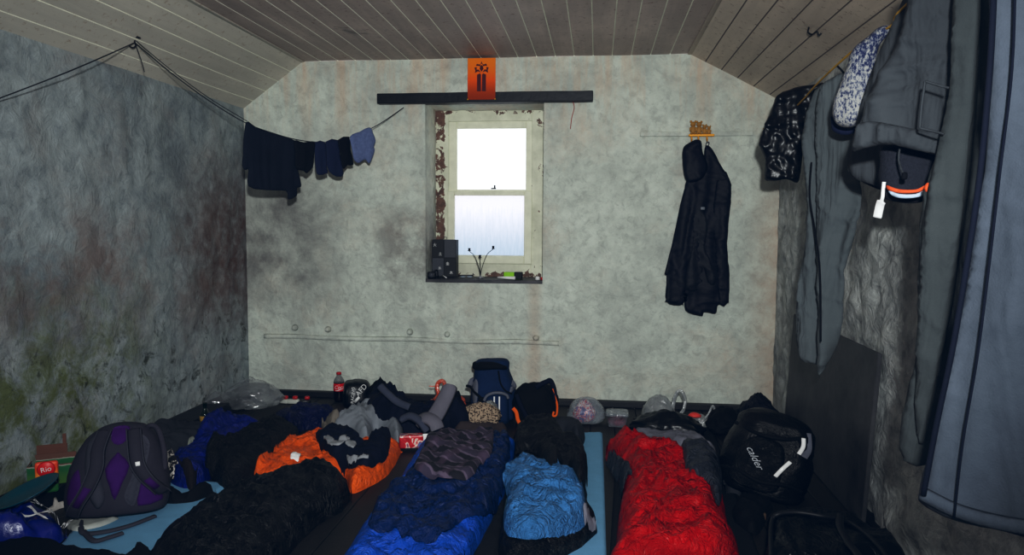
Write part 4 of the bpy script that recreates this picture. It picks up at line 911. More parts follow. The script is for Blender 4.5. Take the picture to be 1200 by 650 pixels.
c = b.mix(b.ramp(w2_, [(.35, 0.0), (.6, .8)]), P(20, 18, 26), P(54, 46, 62)); c = b.mix(b.ramp(w1, [(.7, 0.0), (.9, .5)]), c, P(66, 50, 66)); c = b.mix(b.ramp(w3, [(.86, 0.0), (.95, .5)]), c, P(100, 88, 104)); b.col(c); b.set(Roughness=.9); b.bump(b.noise(200, 2), .3, .003); M['plaid'] = b.m
ps = empty('plaid_shirt', atZ(530, 540, 0), 'dark purple plaid shirt dropped on navy sleeping bag', 'shirt')
K(ps, drape('cloth', [(486, 546), (494, 532), (504, 522), (508, 511), (524, 504), (545, 502), (560, 508), (576, 516), (577, 528), (566, 542), (556, 555), (540, 562), (522, 560), (502, 557), (490, 552)], M['plaid'], .022, .03, (.008, 11, .3, 2.0), rise=.03))
# ---- pillow, scarf
pl = drape('pillow', [(527, 511), (528, 499), (536, 494), (560, 493), (590, 493), (597, 497), (598, 510), (592, 514), (560, 514), (535, 514)], M['brown'], .10, .06, (.006, 6, 0, 1), label='brown-grey pillow at head of navy sleeping bag', cat='pillow', sm=4)
b = NB('leopard_print'); v = b.vor(95, 'F1'); n = b.noise(110, 3, .6); f = b.math('ADD', v, b.math('MULTIPLY', n, .5))
b.col(b.ramp(f, [(.50, P(16, 14, 14)), (.58, P(24, 20, 18)), (.66, P(118, 100, 84)), (.9, P(146, 130, 112))])); b.set(Roughness=.95); M['leopard'] = b.m
YS = atZ(565, 500, 0).y
sc_ = blob('scarf', 537, 471, 588, 498, 4.28, .16, M['leopard'], seed=3, amp=.16, top=.45, sub=4, base=.05, label='leopard print scarf heaped on brown pillow', cat='scarf')
b = NB('grey_fur'); b.col(b.ramp(b.noise(46, 4, .75, .8), [(.4, P(60, 62, 64)), (.6, P(150, 152, 150))])); b.set(Roughness=1); b.bump(b.noise(90, 3, .7), 1.0, .01); M['fur'] = b.m
blob('fur_trim', 563, 468, 586, 499, 4.36, .12, M['fur'], seed=8, amp=.2, top=.5, base=.06, label='grey furry bundle between leopard scarf and navy rucksack', cat='fur')
# ---- steel blue bag
sb = empty('sleeping_bag', atZ(640, 590, 0), 'black sleeping bag with steel blue lining uppermost on middle mat', 'sleeping bag')
K(sb, drape('shell', [(586, 655), (586, 625), (592, 600), (600, 560), (606, 520), (625, 505), (660, 505), (684, 520), (686, 560), (690, 590), (700, 612), (696, 628), (676, 644), (640, 662), (605, 668)], M['n_black'], .10, .08, (.02, 8, .8, 1.3)))
K(sb, drape('lining', [(590, 600), (596, 575), (592, 556), (590, 545), (600, 536), (614, 530), (630, 535), (650, 545), (672, 552), (684, 566), (686, 590), (684, 608), (664, 616), (640, 622), (612, 622), (594, 616)], M['n_steel'], .05, .05, (.030, 8.5, .5, 1.1), zoff=.03))
K(sb, drape('grey_edge', [(684, 594), (690, 596), (699, 610), (694, 618), (686, 612)], M['lgrey'], .01, .015, (.003, 9, 0, 1), zoff=0))
bk2 = drape('jacket', [(604, 528), (606, 512), (618, 500), (640, 498), (664, 512), (682, 518), (687, 535), (688, 558), (680, 564), (664, 552), (645, 545), (628, 532), (612, 528)], M['n_black2'], .07, .06, (.025, 8, .5, 1.2), label='black jacket over head of the steel blue lined sleeping bag', cat='jacket')
gp = drape('pouch', [(643, 507), (648, 497), (658, 491), (672, 491), (684, 500), (685, 514), (676, 518), (660, 514)], M['dgrey'], .09, .06, (.01, 9, .3, 1), label='grey cloth pouch edged in blue above the steel blue bag', cat='pouch')
# ---- red bag
rd = empty('sleeping_bag', atZ(785, 590, 0), 'red mummy sleeping bag with slate hood panels, right of the foam mats', 'sleeping bag')
K(rd, drape('shell', [(709, 520), (713, 508), (724, 500), (742, 504), (770, 514), (800, 520), (828, 532), (842, 556), (848, 590), (853, 620), (862, 690), (720, 690), (722, 640), (724, 600), (730, 575), (722, 552), (711, 538)], M['n_red'], .17, .13, (.040, 7.5, .9, 1.3), quilt=(.24, 1.57, .10)))
K(rd, drape('shoulder_panel', [(709, 534), (716, 530), (728, 534), (738, 546), (741, 556), (734, 562), (730, 574), (726, 576), (724, 556), (712, 546)], M['n_slate'], .014, .02, (.006, 9, .4, 1), zoff=0, tent=1))
K(rd, drape('collar', [(790, 528), (800, 520), (820, 520), (838, 530), (844, 550), (846, 582), (840, 588), (832, 566), (818, 556), (804, 552), (796, 542)], M['n_slate'], .035, .035, (.015, 9, .4, 1), zoff=.01, tent=2))
K(rd, drape('hood_lining', [(744, 524), (743, 506), (756, 503), (772, 509), (790, 508), (812, 511), (830, 520), (840, 531), (834, 535), (818, 527), (800, 524), (782, 528), (762, 532), (748, 532)], M['lgrey'], .04, .035, (.008, 10, .2, 1.4), zoff=.01, tent=2))
K(rd, drape('care_label', [(779, 528), (784, 524), (796, 523), (798, 527), (790, 530), (781, 532)], plain('label_blue', P(60, 130, 190), .5), .004, .006, (0, 1, 0, 1), zoff=0, sm=2, tent=1, s=.008, jag=0))
# ---- bottle of cola
BX = atY(397.5, 470, 4.86).x; BZ = 0.0; HB = atY(397.5, 436, 4.86).z
bo = empty('cola_bottle', (BX, 4.86, .0015), 'cola bottle with red cap and red label standing by back wall', 'bottle')
R = .037
b = NB('cola_liquid'); b.col(P(14, 7, 6)); b.set(Roughness=.08); b.b.inputs['Specular IOR Level'].default_value = .7; M['cola'] = b.m
M['bclear'] = film('bottle_plastic', (.35, .36, .36, 1), .55, .08)
h = HB
bm = bmesh.new(); lathe(bm, [(0, 0), (R*.8, .002), (R, .015), (R*.95, h*.2), (R, h*.34), (R*.97, h*.52), (R, h*.66), (0, h*.665)], 24); bmobj('liquid', bm, M['cola'], bo)
bm = bmesh.new(); lathe(bm, [(R, h*.66), (R*.9, h*.74), (R*.6, h*.84), (R*.38, h*.9), (R*.36, h*.93)], 24); bmobj('neck', bm, M['bclear'], bo)
bm = bmesh.new(); lathe(bm, [(0, h*.925), (R*.46, h*.925), (R*.46, h*.995), (R*.4, h), (0, h)], 18); bmobj('cap', bm, plain('cap_red_plastic', P(170, 12, 20), .35), bo)
bm = bmesh.new(); lathe(bm, [(R*1.005, h*.37), (R*1.02, h*.38), (R*1.02, h*.62), (R*1.005, h*.63)], 24); lbd = bmobj('label_band', bm, plain('label_red', P(190, 16, 26), .35), bo)
face = math.atan2(BX, -4.86)   # towards the camera
def wrapb(c):
    a = c.x/(R*1.03) + math.atan2(-4.86, -BX); return Vector((R*1.035*math.cos(a), R*1.035*math.sin(a), c.z))
o = text('lettering', 'Coca', .034, M['wht'], lbd, Vector((0, 0, h*.51)), RXm, ext=0, shear=.35, conv=wrapb)
bm = bmesh.new(); ribbon(bm, [wrapb(Vector((x, 0, h*.42+.004*math.sin(x*90)))) for x in np.linspace(-.026, .03, 9)], .006, .0012, lambda t: wrapb(Vector((-.026+.056*t, 0, 0)))); bmobj('swoosh', bm, M['wht'], lbd)
# ---- beer bottle
p = atY(228, 490, 4.02); p.x = max(p.x, XL+.17+.04); h = atY(228, 471, p.y).z; R2 = .029
be = empty('beer_bottle', (p.x, p.y, 0.0015), 'small dark green bottle with gold label by left wall', 'bottle')
b = NB('green_glass'); b.col(P(12, 22, 12)); b.set(Roughness=.06); b.b.inputs['Specular IOR Level'].default_value = .7
bm = bmesh.new(); lathe(bm, [(0, 0), (R2, .003), (R2, h*.58), (R2*.85, h*.66), (R2*.42, h*.80), (R2*.38, h*.95), (R2*.45, h*.955), (R2*.45, h*.99), (0, h)], 20); bmobj('glass', bm, b.m, be)
bm = bmesh.new(); lathe(bm, [(R2*1.02, h*.34), (R2*1.02, h*.57)], 20); bmobj('gold_label', bm, plain('gold_label', P(150, 120, 50), .5), be)
# ---- clear bags in the left corner
M['clear1'] = film('clear_polythene', P(150, 154, 158, .5), .22, .10, 8); M['clear2'] = film('thin_polythene', P(130, 134, 140, .5), .18, .10, 8); M['carrier'] = film('white_carrier', P(150, 154, 156), .62, .3)
blob('polythene_bag', 262, 440, 332, 492, 4.55, .38, M['clear1'], seed=2, amp=.20, fr=1.5, top=.35, rough=.55, base=.03, label='large clear polythene bag bulging in the left corner', cat='bag')
blob('polythene_bag', 237, 458, 270, 492, 4.42, .16, M['clear2'], seed=5, amp=.2, fr=1.6, top=.4, rough=.5, base=.03, label='small limp clear polythene bag beside the dark green bottle', cat='bag')
for i, (px, py, w_, lb) in enumerate(((333, 473, .07, 'left red and white sweet packet on floor near the clear polythene bag'), (344, 474, .08, 'middle red and white sweet packet, between two others by back wall'), (358, 474, .07, 'right red and black sweet packet, nearest the cola bottle'))):
    q = atY(px, py, 4.75); zz = .001
    t = empty('sweet_packet', (q.x, 4.75, zz+.001), lb, 'packet', 'sweet packets by the back wall', (0, 0, .3*i-.2))
    bm = bmesh.new(); box(bm, (0, 0, max(.03, q.z-zz)/2), (w_, .035, max(.03, q.z-zz)), bev=.008); bmobj('wrapper', bm, plain('foil_wrap', P(170, 172, 165) if i < 2 else P(24, 22, 24), .3), t)
    bm = bmesh.new(); box(bm, (.012, 0, max(.03, q.z-zz)+.012), (.035, .03, .024), bev=.009); bmobj('red_end', bm, plain('wrap_red', P(165, 22, 26), .35), t)
# ---- black bag with white print beside the bottle
YB = 4.78
pb = blob('sports_bag', 402, 445, 434, 500, YB, .18, M['binbag'], seed=11, amp=.07, fr=1.3, top=.9, ex=5, rough=.2, label='black bag with white lettering standing beside the cola bottle', cat='bag')
ybf = YB-.105
def on(px, py, y=ybf): return atY(px, py, y)
def vtext(body, px, py, ang, size, par, y=ybf, sh=0, mat='white', name='lettering'):
    o = text(name, body, size, M[mat], None, on(px, py, y), Matrix.Rotation(ang, 3, 'Y') @ RXm, shear=sh); return K(par, o)
vtext('AFD', 423.5, 457, -.85, .050, pb); vtext('RACING', 413.5, 463, -1.5, .030, pb)
bm = bmesh.new(); ribbon(bm, [on(415.5, 471, ybf), on(421, 465, ybf)], .02, .003, (0, -1, 0)); K(pb, bmobj('white_patch', bm, M['white']))
# ---- navy rucksack lying with grey padded belt
lr = empty('rucksack', atZ(490, 505, 0), 'black and navy rucksack lying down with grey padded hip belt upright', 'rucksack')
K(lr, drape('body', [(428, 488), (436, 468), (452, 458), (470, 462), (492, 470), (525, 474), (546, 480), (550, 492), (536, 506), (514, 514), (494, 512), (470, 500), (448, 496)], M['navyc'], .13, .10, (.04, 8, .5, 1.2)))
blb = blob('flap', 428, 441, 462, 484, 4.62, .16, M['black'], seed=14, amp=.22, fr=2.0, top=.3, base=.06, ex=2.0); K(lr, blb)
M['pad'] = fabric('grey_padding', P(92, 90, 98, .6), .85, weave=220, bump=.2); M['pad2'] = fabric('slate_padding', P(58, 62, 76, .6), .8)
def rib(name, pts, w_, th, mat, par, nrm=(0, -.9, .4)):
    bm = bmesh.new(); ribbon(bm, [atY(a, b_, y) for a, b_, y in pts], w_, th, nrm); return K(par, bmobj(name, bm, mat))
def hy(px, py, z=.0): return atZ(px, py, z).y
rib('hip_belt', [(505, 494, 3.98), (513, 482, 4.0), (521, 467, 4.02), (526, 456, 4.04), (527.5, 450, 4.05)], lambda t: .105-.02*t if t < .85 else .088-.3*(t-.85), .022, M['pad'], lr)
rib('hip_belt', [(489, 494, 3.96), (499, 489, 3.95), (509, 494, 3.93), (513, 503, 3.92)], .085, .02, M['pad'], lr, (0, -.5, .85))
rib('shoulder_strap', [(445, 452, 4.16), (454, 461, 4.14), (466, 471, 4.12), (480, 477, 4.1)], .045, .02, M['pad2'], lr)
rib('shoulder_strap', [(470, 491, 3.96), (481, 487, 3.95), (493, 494, 3.93), (501, 505, 3.92)], .05, .02, M['pad2'], lr, (0, -.4, .9))
rib('webbing', [(446, 459, 4.30), (451, 462, 4.295), (455, 466, 4.29)], .012, .006, plain('tan_webbing', P(150, 130, 96), .7), lr)
rib('piping', [(505, 500, 4.04), (513, 508, 4.02)], .008, .006, M['n_red'], lr); rib('piping', [(518, 492, 4.12), (534, 483, 4.16)], .007, .006, M['n_red'], lr)
M['orgbag'] = film('orange_carrier', P(232, 72, 22), .92, .3)
og = blob('carrier_bag', 500, 456, 548, 490, 4.66, .22, M['orgbag'], seed=21, amp=.22, fr=1.8, top=.55, base=.0, label='orange plastic carrier bag behind the grey hip belt', cat='bag')
bm = bmesh.new(); ribbon(bm, [atY(a, b_, 4.60) for a, b_ in ((513, 470), (514, 462), (512, 455), (513, 449), (518, 446), (521, 450), (520, 458), (516, 462), (521, 470))], .026, .006, (0, -1, 0)); K(og, bmobj('handle', bm, M['orgbag']))
bm = bmesh.new(); ribbon(bm, [atY(a, b_, 4.59) for a, b_ in ((511, 452), (507, 452.5), (503, 452))], .012, .004, (0, 0, 1)); K(og, bmobj('knot_end', bm, M['orgbag']))
blob('glove', 529, 457, 543, 476, 4.40, .07, M['black'], seed=23, amp=.15, base=.0, label='black glove tucked between grey hip belt and orange carrier bag', cat='glove')
# ================================================================== shaped rucksacks
class Pack:
    def __init__(s, name, loc, rot, label, secs, mat, wob=.004, seed=1, ex=3.0):
        s.o = empty(name, loc, label, 'rucksack', rot=rot); s.secs = refine([tuple(x) + ((ex,) if len(x) == 3 else ()) for x in secs], 6)
        bm = bmesh.new(); loft(bm, s.secs, 44, ex, wob, seed); s.body = bmobj('body', bm, mat, s.o)
        s.z = [q[0][2] for q in s.secs]; s.ex = ex
    def at(s, x, z):
        z = min(max(z, s.z[0]), s.z[-1]); i = 0
        while i < len(s.z)-2 and s.z[i+1] < z: i += 1
        a, b_ = s.secs[i], s.secs[i+1]; t = (z-s.z[i])/max(1e-6, s.z[i+1]-s.z[i])
        w_ = a[1]+(b_[1]-a[1])*t; d = a[2]+(b_[2]-a[2])*t; cx = a[0][0]+(b_[0][0]-a[0][0])*t; cy = a[0][1]+(b_[0][1]-a[0][1])*t
        u = min(.985, abs((x-cx)/max(w_, 1e-4))); return cy - d*(1-u**s.ex)**(1/s.ex)
    def patch(s, name, poly, mat, off=.006, bulge=0, edge=.03, sp=.011, sm=4):
        loop = [Vector((p.x, p.y)) for p in crom([(a, b_, 0) for a, b_ in poly], sm, True)] if sm else [Vector(p) for p in poly]
        vs, tr, bd, nb = polymesh(loop, sp); V = []
        for (x, z), d in zip(vs, bd):
            t = min(1, d/edge); V.append((x, s.at(x, z)-off-bulge*math.sqrt(max(0, 1-(1-t)**2)), z))
        n = len(V); V += [(vs[i][0], s.at(vs[i][0], vs[i][1])+.006, vs[i][1]) for i in range(nb)]
        return pyobj(name, V, list(tr)+[(i, (i+1) % nb, n+(i+1) % nb, n+i) for i in range(nb)], mat, s.o)
    def strap(s, name, pts, w_, mat, th=.008, off=.008, nrm=(0, -1, 0)):
        bm = bmesh.new(); ribbon(bm, [(x, s.at(x, z)-off-(e[0] if e else 0), z) for x, z, *e in pts], w_, th, nrm); return bmobj(name, bm, mat, s.o)
# ---- purple and grey day pack
drape('cloth', [(-60, 700), (-60, 640), (0, 630), (50, 630), (95, 638), (150, 646), (195, 652), (190, 700), (60, 720)], M['black'], .07, .06, (.02, 7, .4, 1), label='black cloth across the bottom left corner of the floor', cat='cloth')
p = atZ(133, 606, .02)
M['pk_gry'] = fabric('rucksack_grey', P(46, 44, 54), .8, weave=260, bump=.2); M['pk_pur'] = fabric('rucksack_purple', P(56, 18, 84), .75, weave=260, bump=.2); M['pk_edge'] = fabric('rucksack_strap', P(58, 58, 68), .85, weave=300)
pp = Pack('rucksack', (p.x, p.y+.03, .03), (-.20, .03, math.atan2(-p.x, p.y)*.75), 'grey and purple rucksack standing at left with its straps facing out',
    [((0, 0, 0), .14, .09), ((0, 0, .02), .185, .125), ((0, 0, .12), .198, .14), ((0, 0, .24), .182, .13), ((.005, 0, .34), .15, .11), ((.01, .01, .40), .115, .085), ((.015, .015, .435), .075, .055), ((.015, .015, .448), .03, .02)], M['pk_gry'], .004, 2, 2.6)
pp.o.scale = (.98, 1, .82)
pp.patch('top_panel', [(-.018, .43), (-.02, .37), (.008, .345), (.04, .37), (.042, .43)], M['pk_pur'], .004, .006, sm=2)
pp.patch('centre_panel', [(-.035, .235), (.0, .30), (.01, .31), (.02, .30), (.055, .245), (.03, .16), (.005, .085), (-.015, .15)], M['pk_pur'], .004, .008, sm=2)
pp.patch('side_panel', [(-.165, .19), (-.135, .24), (-.12, .16), (-.105, .07), (-.16, .06), (-.178, .10)], M['pk_pur'], .004, .004, sm=2)
pp.patch('side_panel', [(.10, .21), (.13, .20), (.165, .11), (.178, .06), (.09, .045), (.095, .12)], M['pk_pur'], .004, .004, sm=2)
pp.patch('back_pad', [(-.11, .36), (-.05, .40), (-.03, .34), (-.05, .22), (-.03, .10), (-.06, .05), (-.10, .16)], M['pk_edge'], .006, .016, sm=4)
pp.patch('back_pad', [(.125, .34), (.07, .40), (.045, .34), (.07, .22), (.04, .10), (.075, .05), (.10, .16)], M['pk_edge'], .006, .016, sm=4)
for pts in ([(-.05, .415), (-.062, .33, .02), (-.06, .25, .035), (-.085, .16, .035), (-.13, .07, .02), (-.15, .02)], [(.06, .415), (.075, .33, .02), (.09, .25, .035), (.125, .18, .035), (.16, .13, .02), (.178, .10)]):
    st_ = pp.strap('shoulder_strap', pts, .052, M['pk_gry'], .014, .016)
    pp.strap('strap_edge', [(a-.026, b_, *e) for a, b_, *e in pts], .006, M['pk_edge'], .02, .018).parent = st_; pp.strap('strap_edge', [(a+.026, b_, *e) for a, b_, *e in pts], .006, M['pk_edge'], .02, .018).parent = st_
    pp.strap('strap_insert', [(a, b_, (e[0] if e else 0)+.004) for a, b_, *e in pts[3:5]], .034, M['pk_pur'], .014, .018).parent = st_
pp.strap('logo_patch', [(.089, .265, .05), (.092, .245, .05)], .02, M['white'], .003, .01)
bm = bmesh.new(); tube(bm, [(.10, 0, .40), (.12, -.03, .43), (.15, -.02, .40), (.175, -.04, .30), (.18, -.05, .2)], .012, 8); bmobj('grab_handle', bm, M['pk_gry'], pp.o)
bm = bmesh.new(); box(bm, (.178, -.09, .105), (.035, .012, .022), bev=.004); bmobj('buckle', bm, M['blk'], pp.o)
def gz(px, py, dz=.006):
    q = atZ(px, py, .0)
    for _ in range(4): q = atZ(px, py, hm(q.x, q.y)+dz)
    return q
for pts in (((100, 598), (95, 612), (98, 624), (120, 623), (150, 616), (182, 604)), ((98, 622), (110, 633), (128, 629), (144, 624))):
    bm = bmesh.new(); R_ = pp.o.matrix_world
    ribbon(bm, [gz(*q, .012) for q in pts], .022, .006, (0, -.3, 1)); o = bmobj('loose_strap', bm, M['pk_edge'], None)
    o.parent = pp.o; o.matrix_parent_inverse = (Matrix.Translation(pp.o.location) @ pp.o.rotation_euler.to_matrix().to_4x4() @ Matrix.Diagonal((.98, 1, .82, 1))).inverted()
mg = drape('magazine', [(78, 612), (90, 607), (112, 607), (138, 604), (134, 610), (118, 617), (98, 621), (84, 622)], plain('paper', P(160, 162, 156), .6), .012, .01, (.003, 8, 0, 1), sm=2, tent=1, label='crumpled white paper under the purple rucksack straps', cat='paper')
# ---- boxes, dish and blue bag at far left
cx = XL+.09; cy = atX(62, 560, cx).y; zt = atX(62, 540, cx).z
bx_ = empty('carton', (cx, cy, ZL+.001), 'torn brown and green cardboard carton on ledge by left wall', 'carton', rot=(0, 0, .5))
b = NB('carton_print'); x, y, z = b.sep(); b.col(b.ramp(b.math('ADD', b.rng(z, .0, .15), b.math('MULTIPLY', b.math('ADD', b.noise(30, 3), -.5), .12)), [(0, P(60, 96, 26)), (.35, P(20, 84, 40)), (.52, P(22, 88, 46)), (.55, P(150, 150, 140)), (.59, P(92, 60, 46))])); b.set(Roughness=.7); hh = zt-ZL
bm = bmesh.new()
for c_, s_ in (((0, -.055, hh/2), (.17, .003, hh)), ((0, .055, hh/2+.01), (.17, .003, hh+.02)), ((-.085, 0, hh/2), (.003, .11, hh)), ((.085, 0, hh/2), (.003, .11, hh)), ((0, 0, .002), (.17, .11, .003))): box(bm, c_, s_)
bmobj('tray', bm, b.m, bx_, smooth=False)
M['cardb'] = plain('cardboard', P(96, 62, 48), .85)
bm = bmesh.new(); box(bm, (-.01, .062, hh+.035), (.12, .003, .05), rot=None); box(bm, (.04, .06, hh+.075), (.014, .003, .06)); bmobj('flap', bm, M['cardb'], bx_, smooth=False)
text('lettering', 'eat', .03, M['white'], bx_, Vector((-.01, -.0575, hh*.30)), RXm)
q = atX(75, 553, cx+.085)
pk2 = empty('snack_packet', (q.x, q.y-.10, ZL+.001), 'orange and red snack packet standing beside the torn carton', 'packet', rot=(0, 0, .55))
zz = atX(72, 533, q.x).z-ZL
b = NB('snack_print'); x, y, z = b.sep(); b.col(b.ramp(b.math('ADD', b.rng(z, 0, zz), b.math('MULTIPLY', b.noise(20, 2), .1)), [(0, P(30, 90, 40)), (.38, P(50, 100, 44)), (.45, P(210, 160, 40)), (.7, P(214, 120, 30)), (.95, P(200, 70, 30))])); b.set(Roughness=.4)
bm = bmesh.new(); box(bm, (0, 0, zz/2), (.085, .03, zz), bev=.01); bmobj('pouch', bm, b.m, pk2, smooth=False)
bm = bmesh.new(); lathe(bm, [(0, 0), (.034, 0), (.03, .004), (0, .004)], 20, (0, -.0155, zz*.78), RXm); rdl = bmobj('red_roundel', bm, plain('roundel', P(190, 24, 20), .4), pk2)
text('lettering', 'Rio', .03, M['wht'], rdl, Vector((0, -.0205, zz*.78)), Matrix.Rotation(-.15, 3, 'Y') @ RXm)
bm = bmesh.new(); box(bm, (.026, -.0165, zz*.42), (.034, .003, .036)); bsq = bmobj('black_square', bm, M['blk'], pk2, smooth=False)
text('lettering', 'H', .036, M['wht'], bsq, Vector((.026, -.0185, zz*.42)), RXm)
# blue carrier bag with white printing
bc = empty('carrier_bag', atZ(40, 620, .05), 'royal blue plastic carrier bag with white print, left edge', 'bag')
M['bluebag'] = plain('blue_polythene', P(10, 26, 116), .28, spec=.6, var=.6, bump=.8, bsc=22)
K(bc, drape('bag', [(-40, 612), (-20, 596), (10, 589), (40, 592), (62, 596), (76, 606), (77, 620), (72, 630), (40, 635), (0, 637), (-40, 640)], M['bluebag'], .10, .08, (.03, 9, .6, 1.2)))
flat_text('lettering', 'X', .13, M['white'], bc, 43, 604, .5); flat_text('lettering', 'Gaming', .055, M['white'], bc, 55, 617, .55, .3)
drape('packet', [(44, 596), (50, 591), (64, 587), (78, 586), (80, 592), (70, 595), (56, 598)], plain('white_red_wrap', P(170, 165, 160), .35), .02, .02, (.004, 9, 0, 1), label='white and red wrapper between blue carrier bag and rucksack', cat='wrapper', sm=3)
q = atZ(30, 592, .13)
td = empty('dish', (q.x+.0, q.y+.02, .16), 'teal plastic dish lying tilted behind the blue carrier bag', 'dish', rot=(.22, -.30, 0))
bm = bmesh.new(); lathe(bm, [(0, 0), (.05, 0), (.08, .007), (.115, .022), (.12, .026), (.113, .026), (.08, .012), (.05, .006), (0, .006)], 40); bmobj('shell', bm, plain('teal_plastic', P(16, 72, 88), .35), td)
# ---- navy rucksack standing against the back wall
YN = 4.56; q = atY(579, 500, YN); zt = atY(579, 421, YN).z; kk = YN/862/5.9
NX = lambda zx, zy: ((zx-318)*kk, zt-.004-(zy-68)*kk)
M['rn'] = fabric('rucksack_navy', P(20, 38, 72), .7, bsc=18, weave=240); M['rg'] = fabric('rucksack_mid_grey', P(92, 94, 104), .8, weave=240)
np_ = Pack('rucksack', (q.x, YN, .0015), (-.05, 0, .1), 'navy rucksack with grey panels and white stripes standing against back wall',
    [((0, 0, 0), .11, .09), ((0, 0, .02), .135, .115), ((0, 0, zt*.3), .145, .125), ((-.005, 0, zt*.55), .135, .12), ((-.01, 0, zt*.72), .115, .11), ((-.015, 0, zt*.82), .108, .10), ((-.015, 0, zt*.93), .105, .095), ((-.015, 0, zt*.985), .085, .075), ((-.015, 0, zt), .04, .03)], M['rn'], .006, 5)
f = lambda L: [NX(*a) for a in L]
np_.patch('lid', f([(165, 100), (180, 80), (250, 72), (330, 76), (400, 100), (420, 118), (395, 128), (340, 122), (250, 128), (175, 132)]), M['black'], .008, .012)
np_.patch('side_panel', f([(130, 240), (150, 200), (185, 190), (208, 215), (208, 300), (195, 370), (172, 350), (165, 270), (135, 262)]), M['rg'], .006, .006)
np_.patch('side_panel', f([(440, 230), (450, 205), (475, 240), (470, 265), (430, 285)]), M['rg'], .006, .006)
np_.patch('pocket', f([(255, 330), (290, 292), (340, 284), (395, 290), (420, 320), (425, 430), (415, 520), (270, 520), (255, 430)]), M['rn'], .006, .03)
np_.strap('pocket_trim', [(*NX(*a), .02) for a in ((255, 330), (275, 295), (320, 276), (370, 276), (410, 292), (420, 315))], .018, M['rg'], .012, .012)
for zx in (325, 360): np_.strap('white_stripe', [(*NX(zx, a), .03) for a in (298, 340, 390, 420)], .011, M['wht'], .004, .010)
np_.strap('webbing', [(*NX(*a), .004) for a in ((122, 248), (150, 252), (190, 285), (225, 310), (240, 335))], .016, M['black'], .008, .012)
np_.strap('webbing', [(*NX(*a), .004) for a in ((350, 130), (365, 210), (400, 265), (445, 290))], .01, M['black'], .006, .010)
bm = bmesh.new(); xx, zz = NX(232, 325); box(bm, (xx, np_.at(xx, zz)-.02, zz), (.035, .018, .03), bev=.006); bmobj('buckle', bm, M['black'], np_.o)
# ---- black bag with orange trim
bo2 = blob('rucksack', 600, 447, 655, 512, 4.50, .20, M['black'], seed=31, amp=.10, fr=1.5, top=.85, ex=2.8, rough=.25, label='black rucksack with orange trim beside the navy rucksack', cat='rucksack')
def trim(name, pts, w_, y, mat, par, th=.006): 
    bm = bmesh.new(); ribbon(bm, [atY(a, b_, y) for a, b_ in pts], w_, th, (0, -1, 0)); return K(par, bmobj(name, bm, mat))
M['otrim'] = fabric('orange_trim', P(210, 92, 16), .8)
trim('orange_piping', [(648, 455), (651, 465), (653, 476), (652, 486), (648, 487), (649, 482)], .014, 4.42, M['otrim'], bo2); trim('orange_piping', [(601, 478), (605, 483), (607, 492), (612, 501)], .026, 4.39, M['otrim'], bo2)
trim('carry_strap', [(628, 454), (634, 450), (641, 447), (645, 446), (649, 455), (651, 470)], .03, 4.42, M['navyc'], bo2); trim('shoulder_strap', [(605, 462), (610, 475), (618, 490)], .03, 4.385, M['pk_edge'] if 0 else M['navyc'], bo2)
# ---- food bags by the wall
b = NB('mixed_snacks'); v = b.vor(34, 'F1'); b.col(b.ramp(b.noise(30, 2, .6, 1.0), [(.38, P(40, 36, 110)), (.44, P(176, 26, 34)), (.5, P(190, 190, 195)), (.56, P(180, 40, 50)), (.62, P(60, 50, 120)), (.7, P(200, 150, 130))], 'CONSTANT')); b.set(Roughness=.3); M['snacks'] = b.m
M['clear3'] = film('food_bag', P(150, 158, 166), .42, .15)
fb_ = blob('food_bag', 664, 465, 710, 503, 4.55, .22, M['clear3'], seed=41, amp=.05, fr=1.6, top=.55, ex=2.6, rough=.2, base=.0015, label='clear bag of red and white snacks standing by back wall', cat='bag')
ins = blob('contents', 671, 467, 699, 501, 4.55, .14, M['snacks'], seed=42, amp=.12, fr=2.5, top=.4, base=.006); K(fb_, ins)
tb = empty('food_tray', (atY(723, 495, 4.52).x, 4.52, .0015), 'clear plastic food tray with pink contents left of white carrier bag', 'tray')
w_ = atY(737, 495, 4.52).x-atY(711, 495, 4.52).x; ht_ = atY(723, 482, 4.52).z
bm = bmesh.new(); loft(bm, [((0, 0, 0), w_*.42, .06), ((0, 0, ht_*.8), w_*.5, .07), ((0, 0, ht_*.82), w_*.54, .08), ((0, 0, ht_), w_*.5, .07)], 32, 5); bmobj('tray', bm, M['clear3'], tb)
bm = bmesh.new(); loft(bm, [((0, 0, .004), w_*.38, .05), ((0, 0, ht_*.45), w_*.42, .055), ((0, 0, ht_*.5), w_*.2, .03)], 28, 4, .004); bmobj('contents', bm, plain('pink_food', P(150, 60, 90), .5, var=.5), tb)
wb_ = blob('carrier_bag', 751, 462, 792, 492, 4.62, .2, M['carrier'], seed=51, amp=.14, fr=1.6, top=.5, base=.0015, label='white carrier bag with upright handle behind the black bin bag', cat='bag')
trim('handle', [(788, 482), (790, 470), (793, 461), (797, 457.5), (801, 462), (803, 470), (801, 480), (797, 485)], .022, 4.60, M['carrier'], wb_, .003)
wr2 = blob('carrier_bag', 805, 484, 832, 500, 4.55, .14, M['carrier'], seed=53, amp=.16, top=.5, base=.0015, label='small white and red carrier bag right of the black bin bag', cat='bag')
trim('handle', [(826, 490), (831, 484), (834, 477), (836, 476), (837, 480), (833, 487)], .014, 4.52, M['carrier'], wr2, .003)
ins = blob('red_print', 806, 484, 822, 492, 4.50, .05, plain('print_red', P(190, 60, 50), .4), seed=54, amp=.1, base=.07); K(wr2, ins)
blob('bin_bag', 735, 480, 828, 512, 4.36, .26, M['binbag'], seed=61, amp=.2, fr=1.7, top=.5, rough=.5, base=.0015, label='crumpled black bin bag above the red sleeping bag', cat='bag')
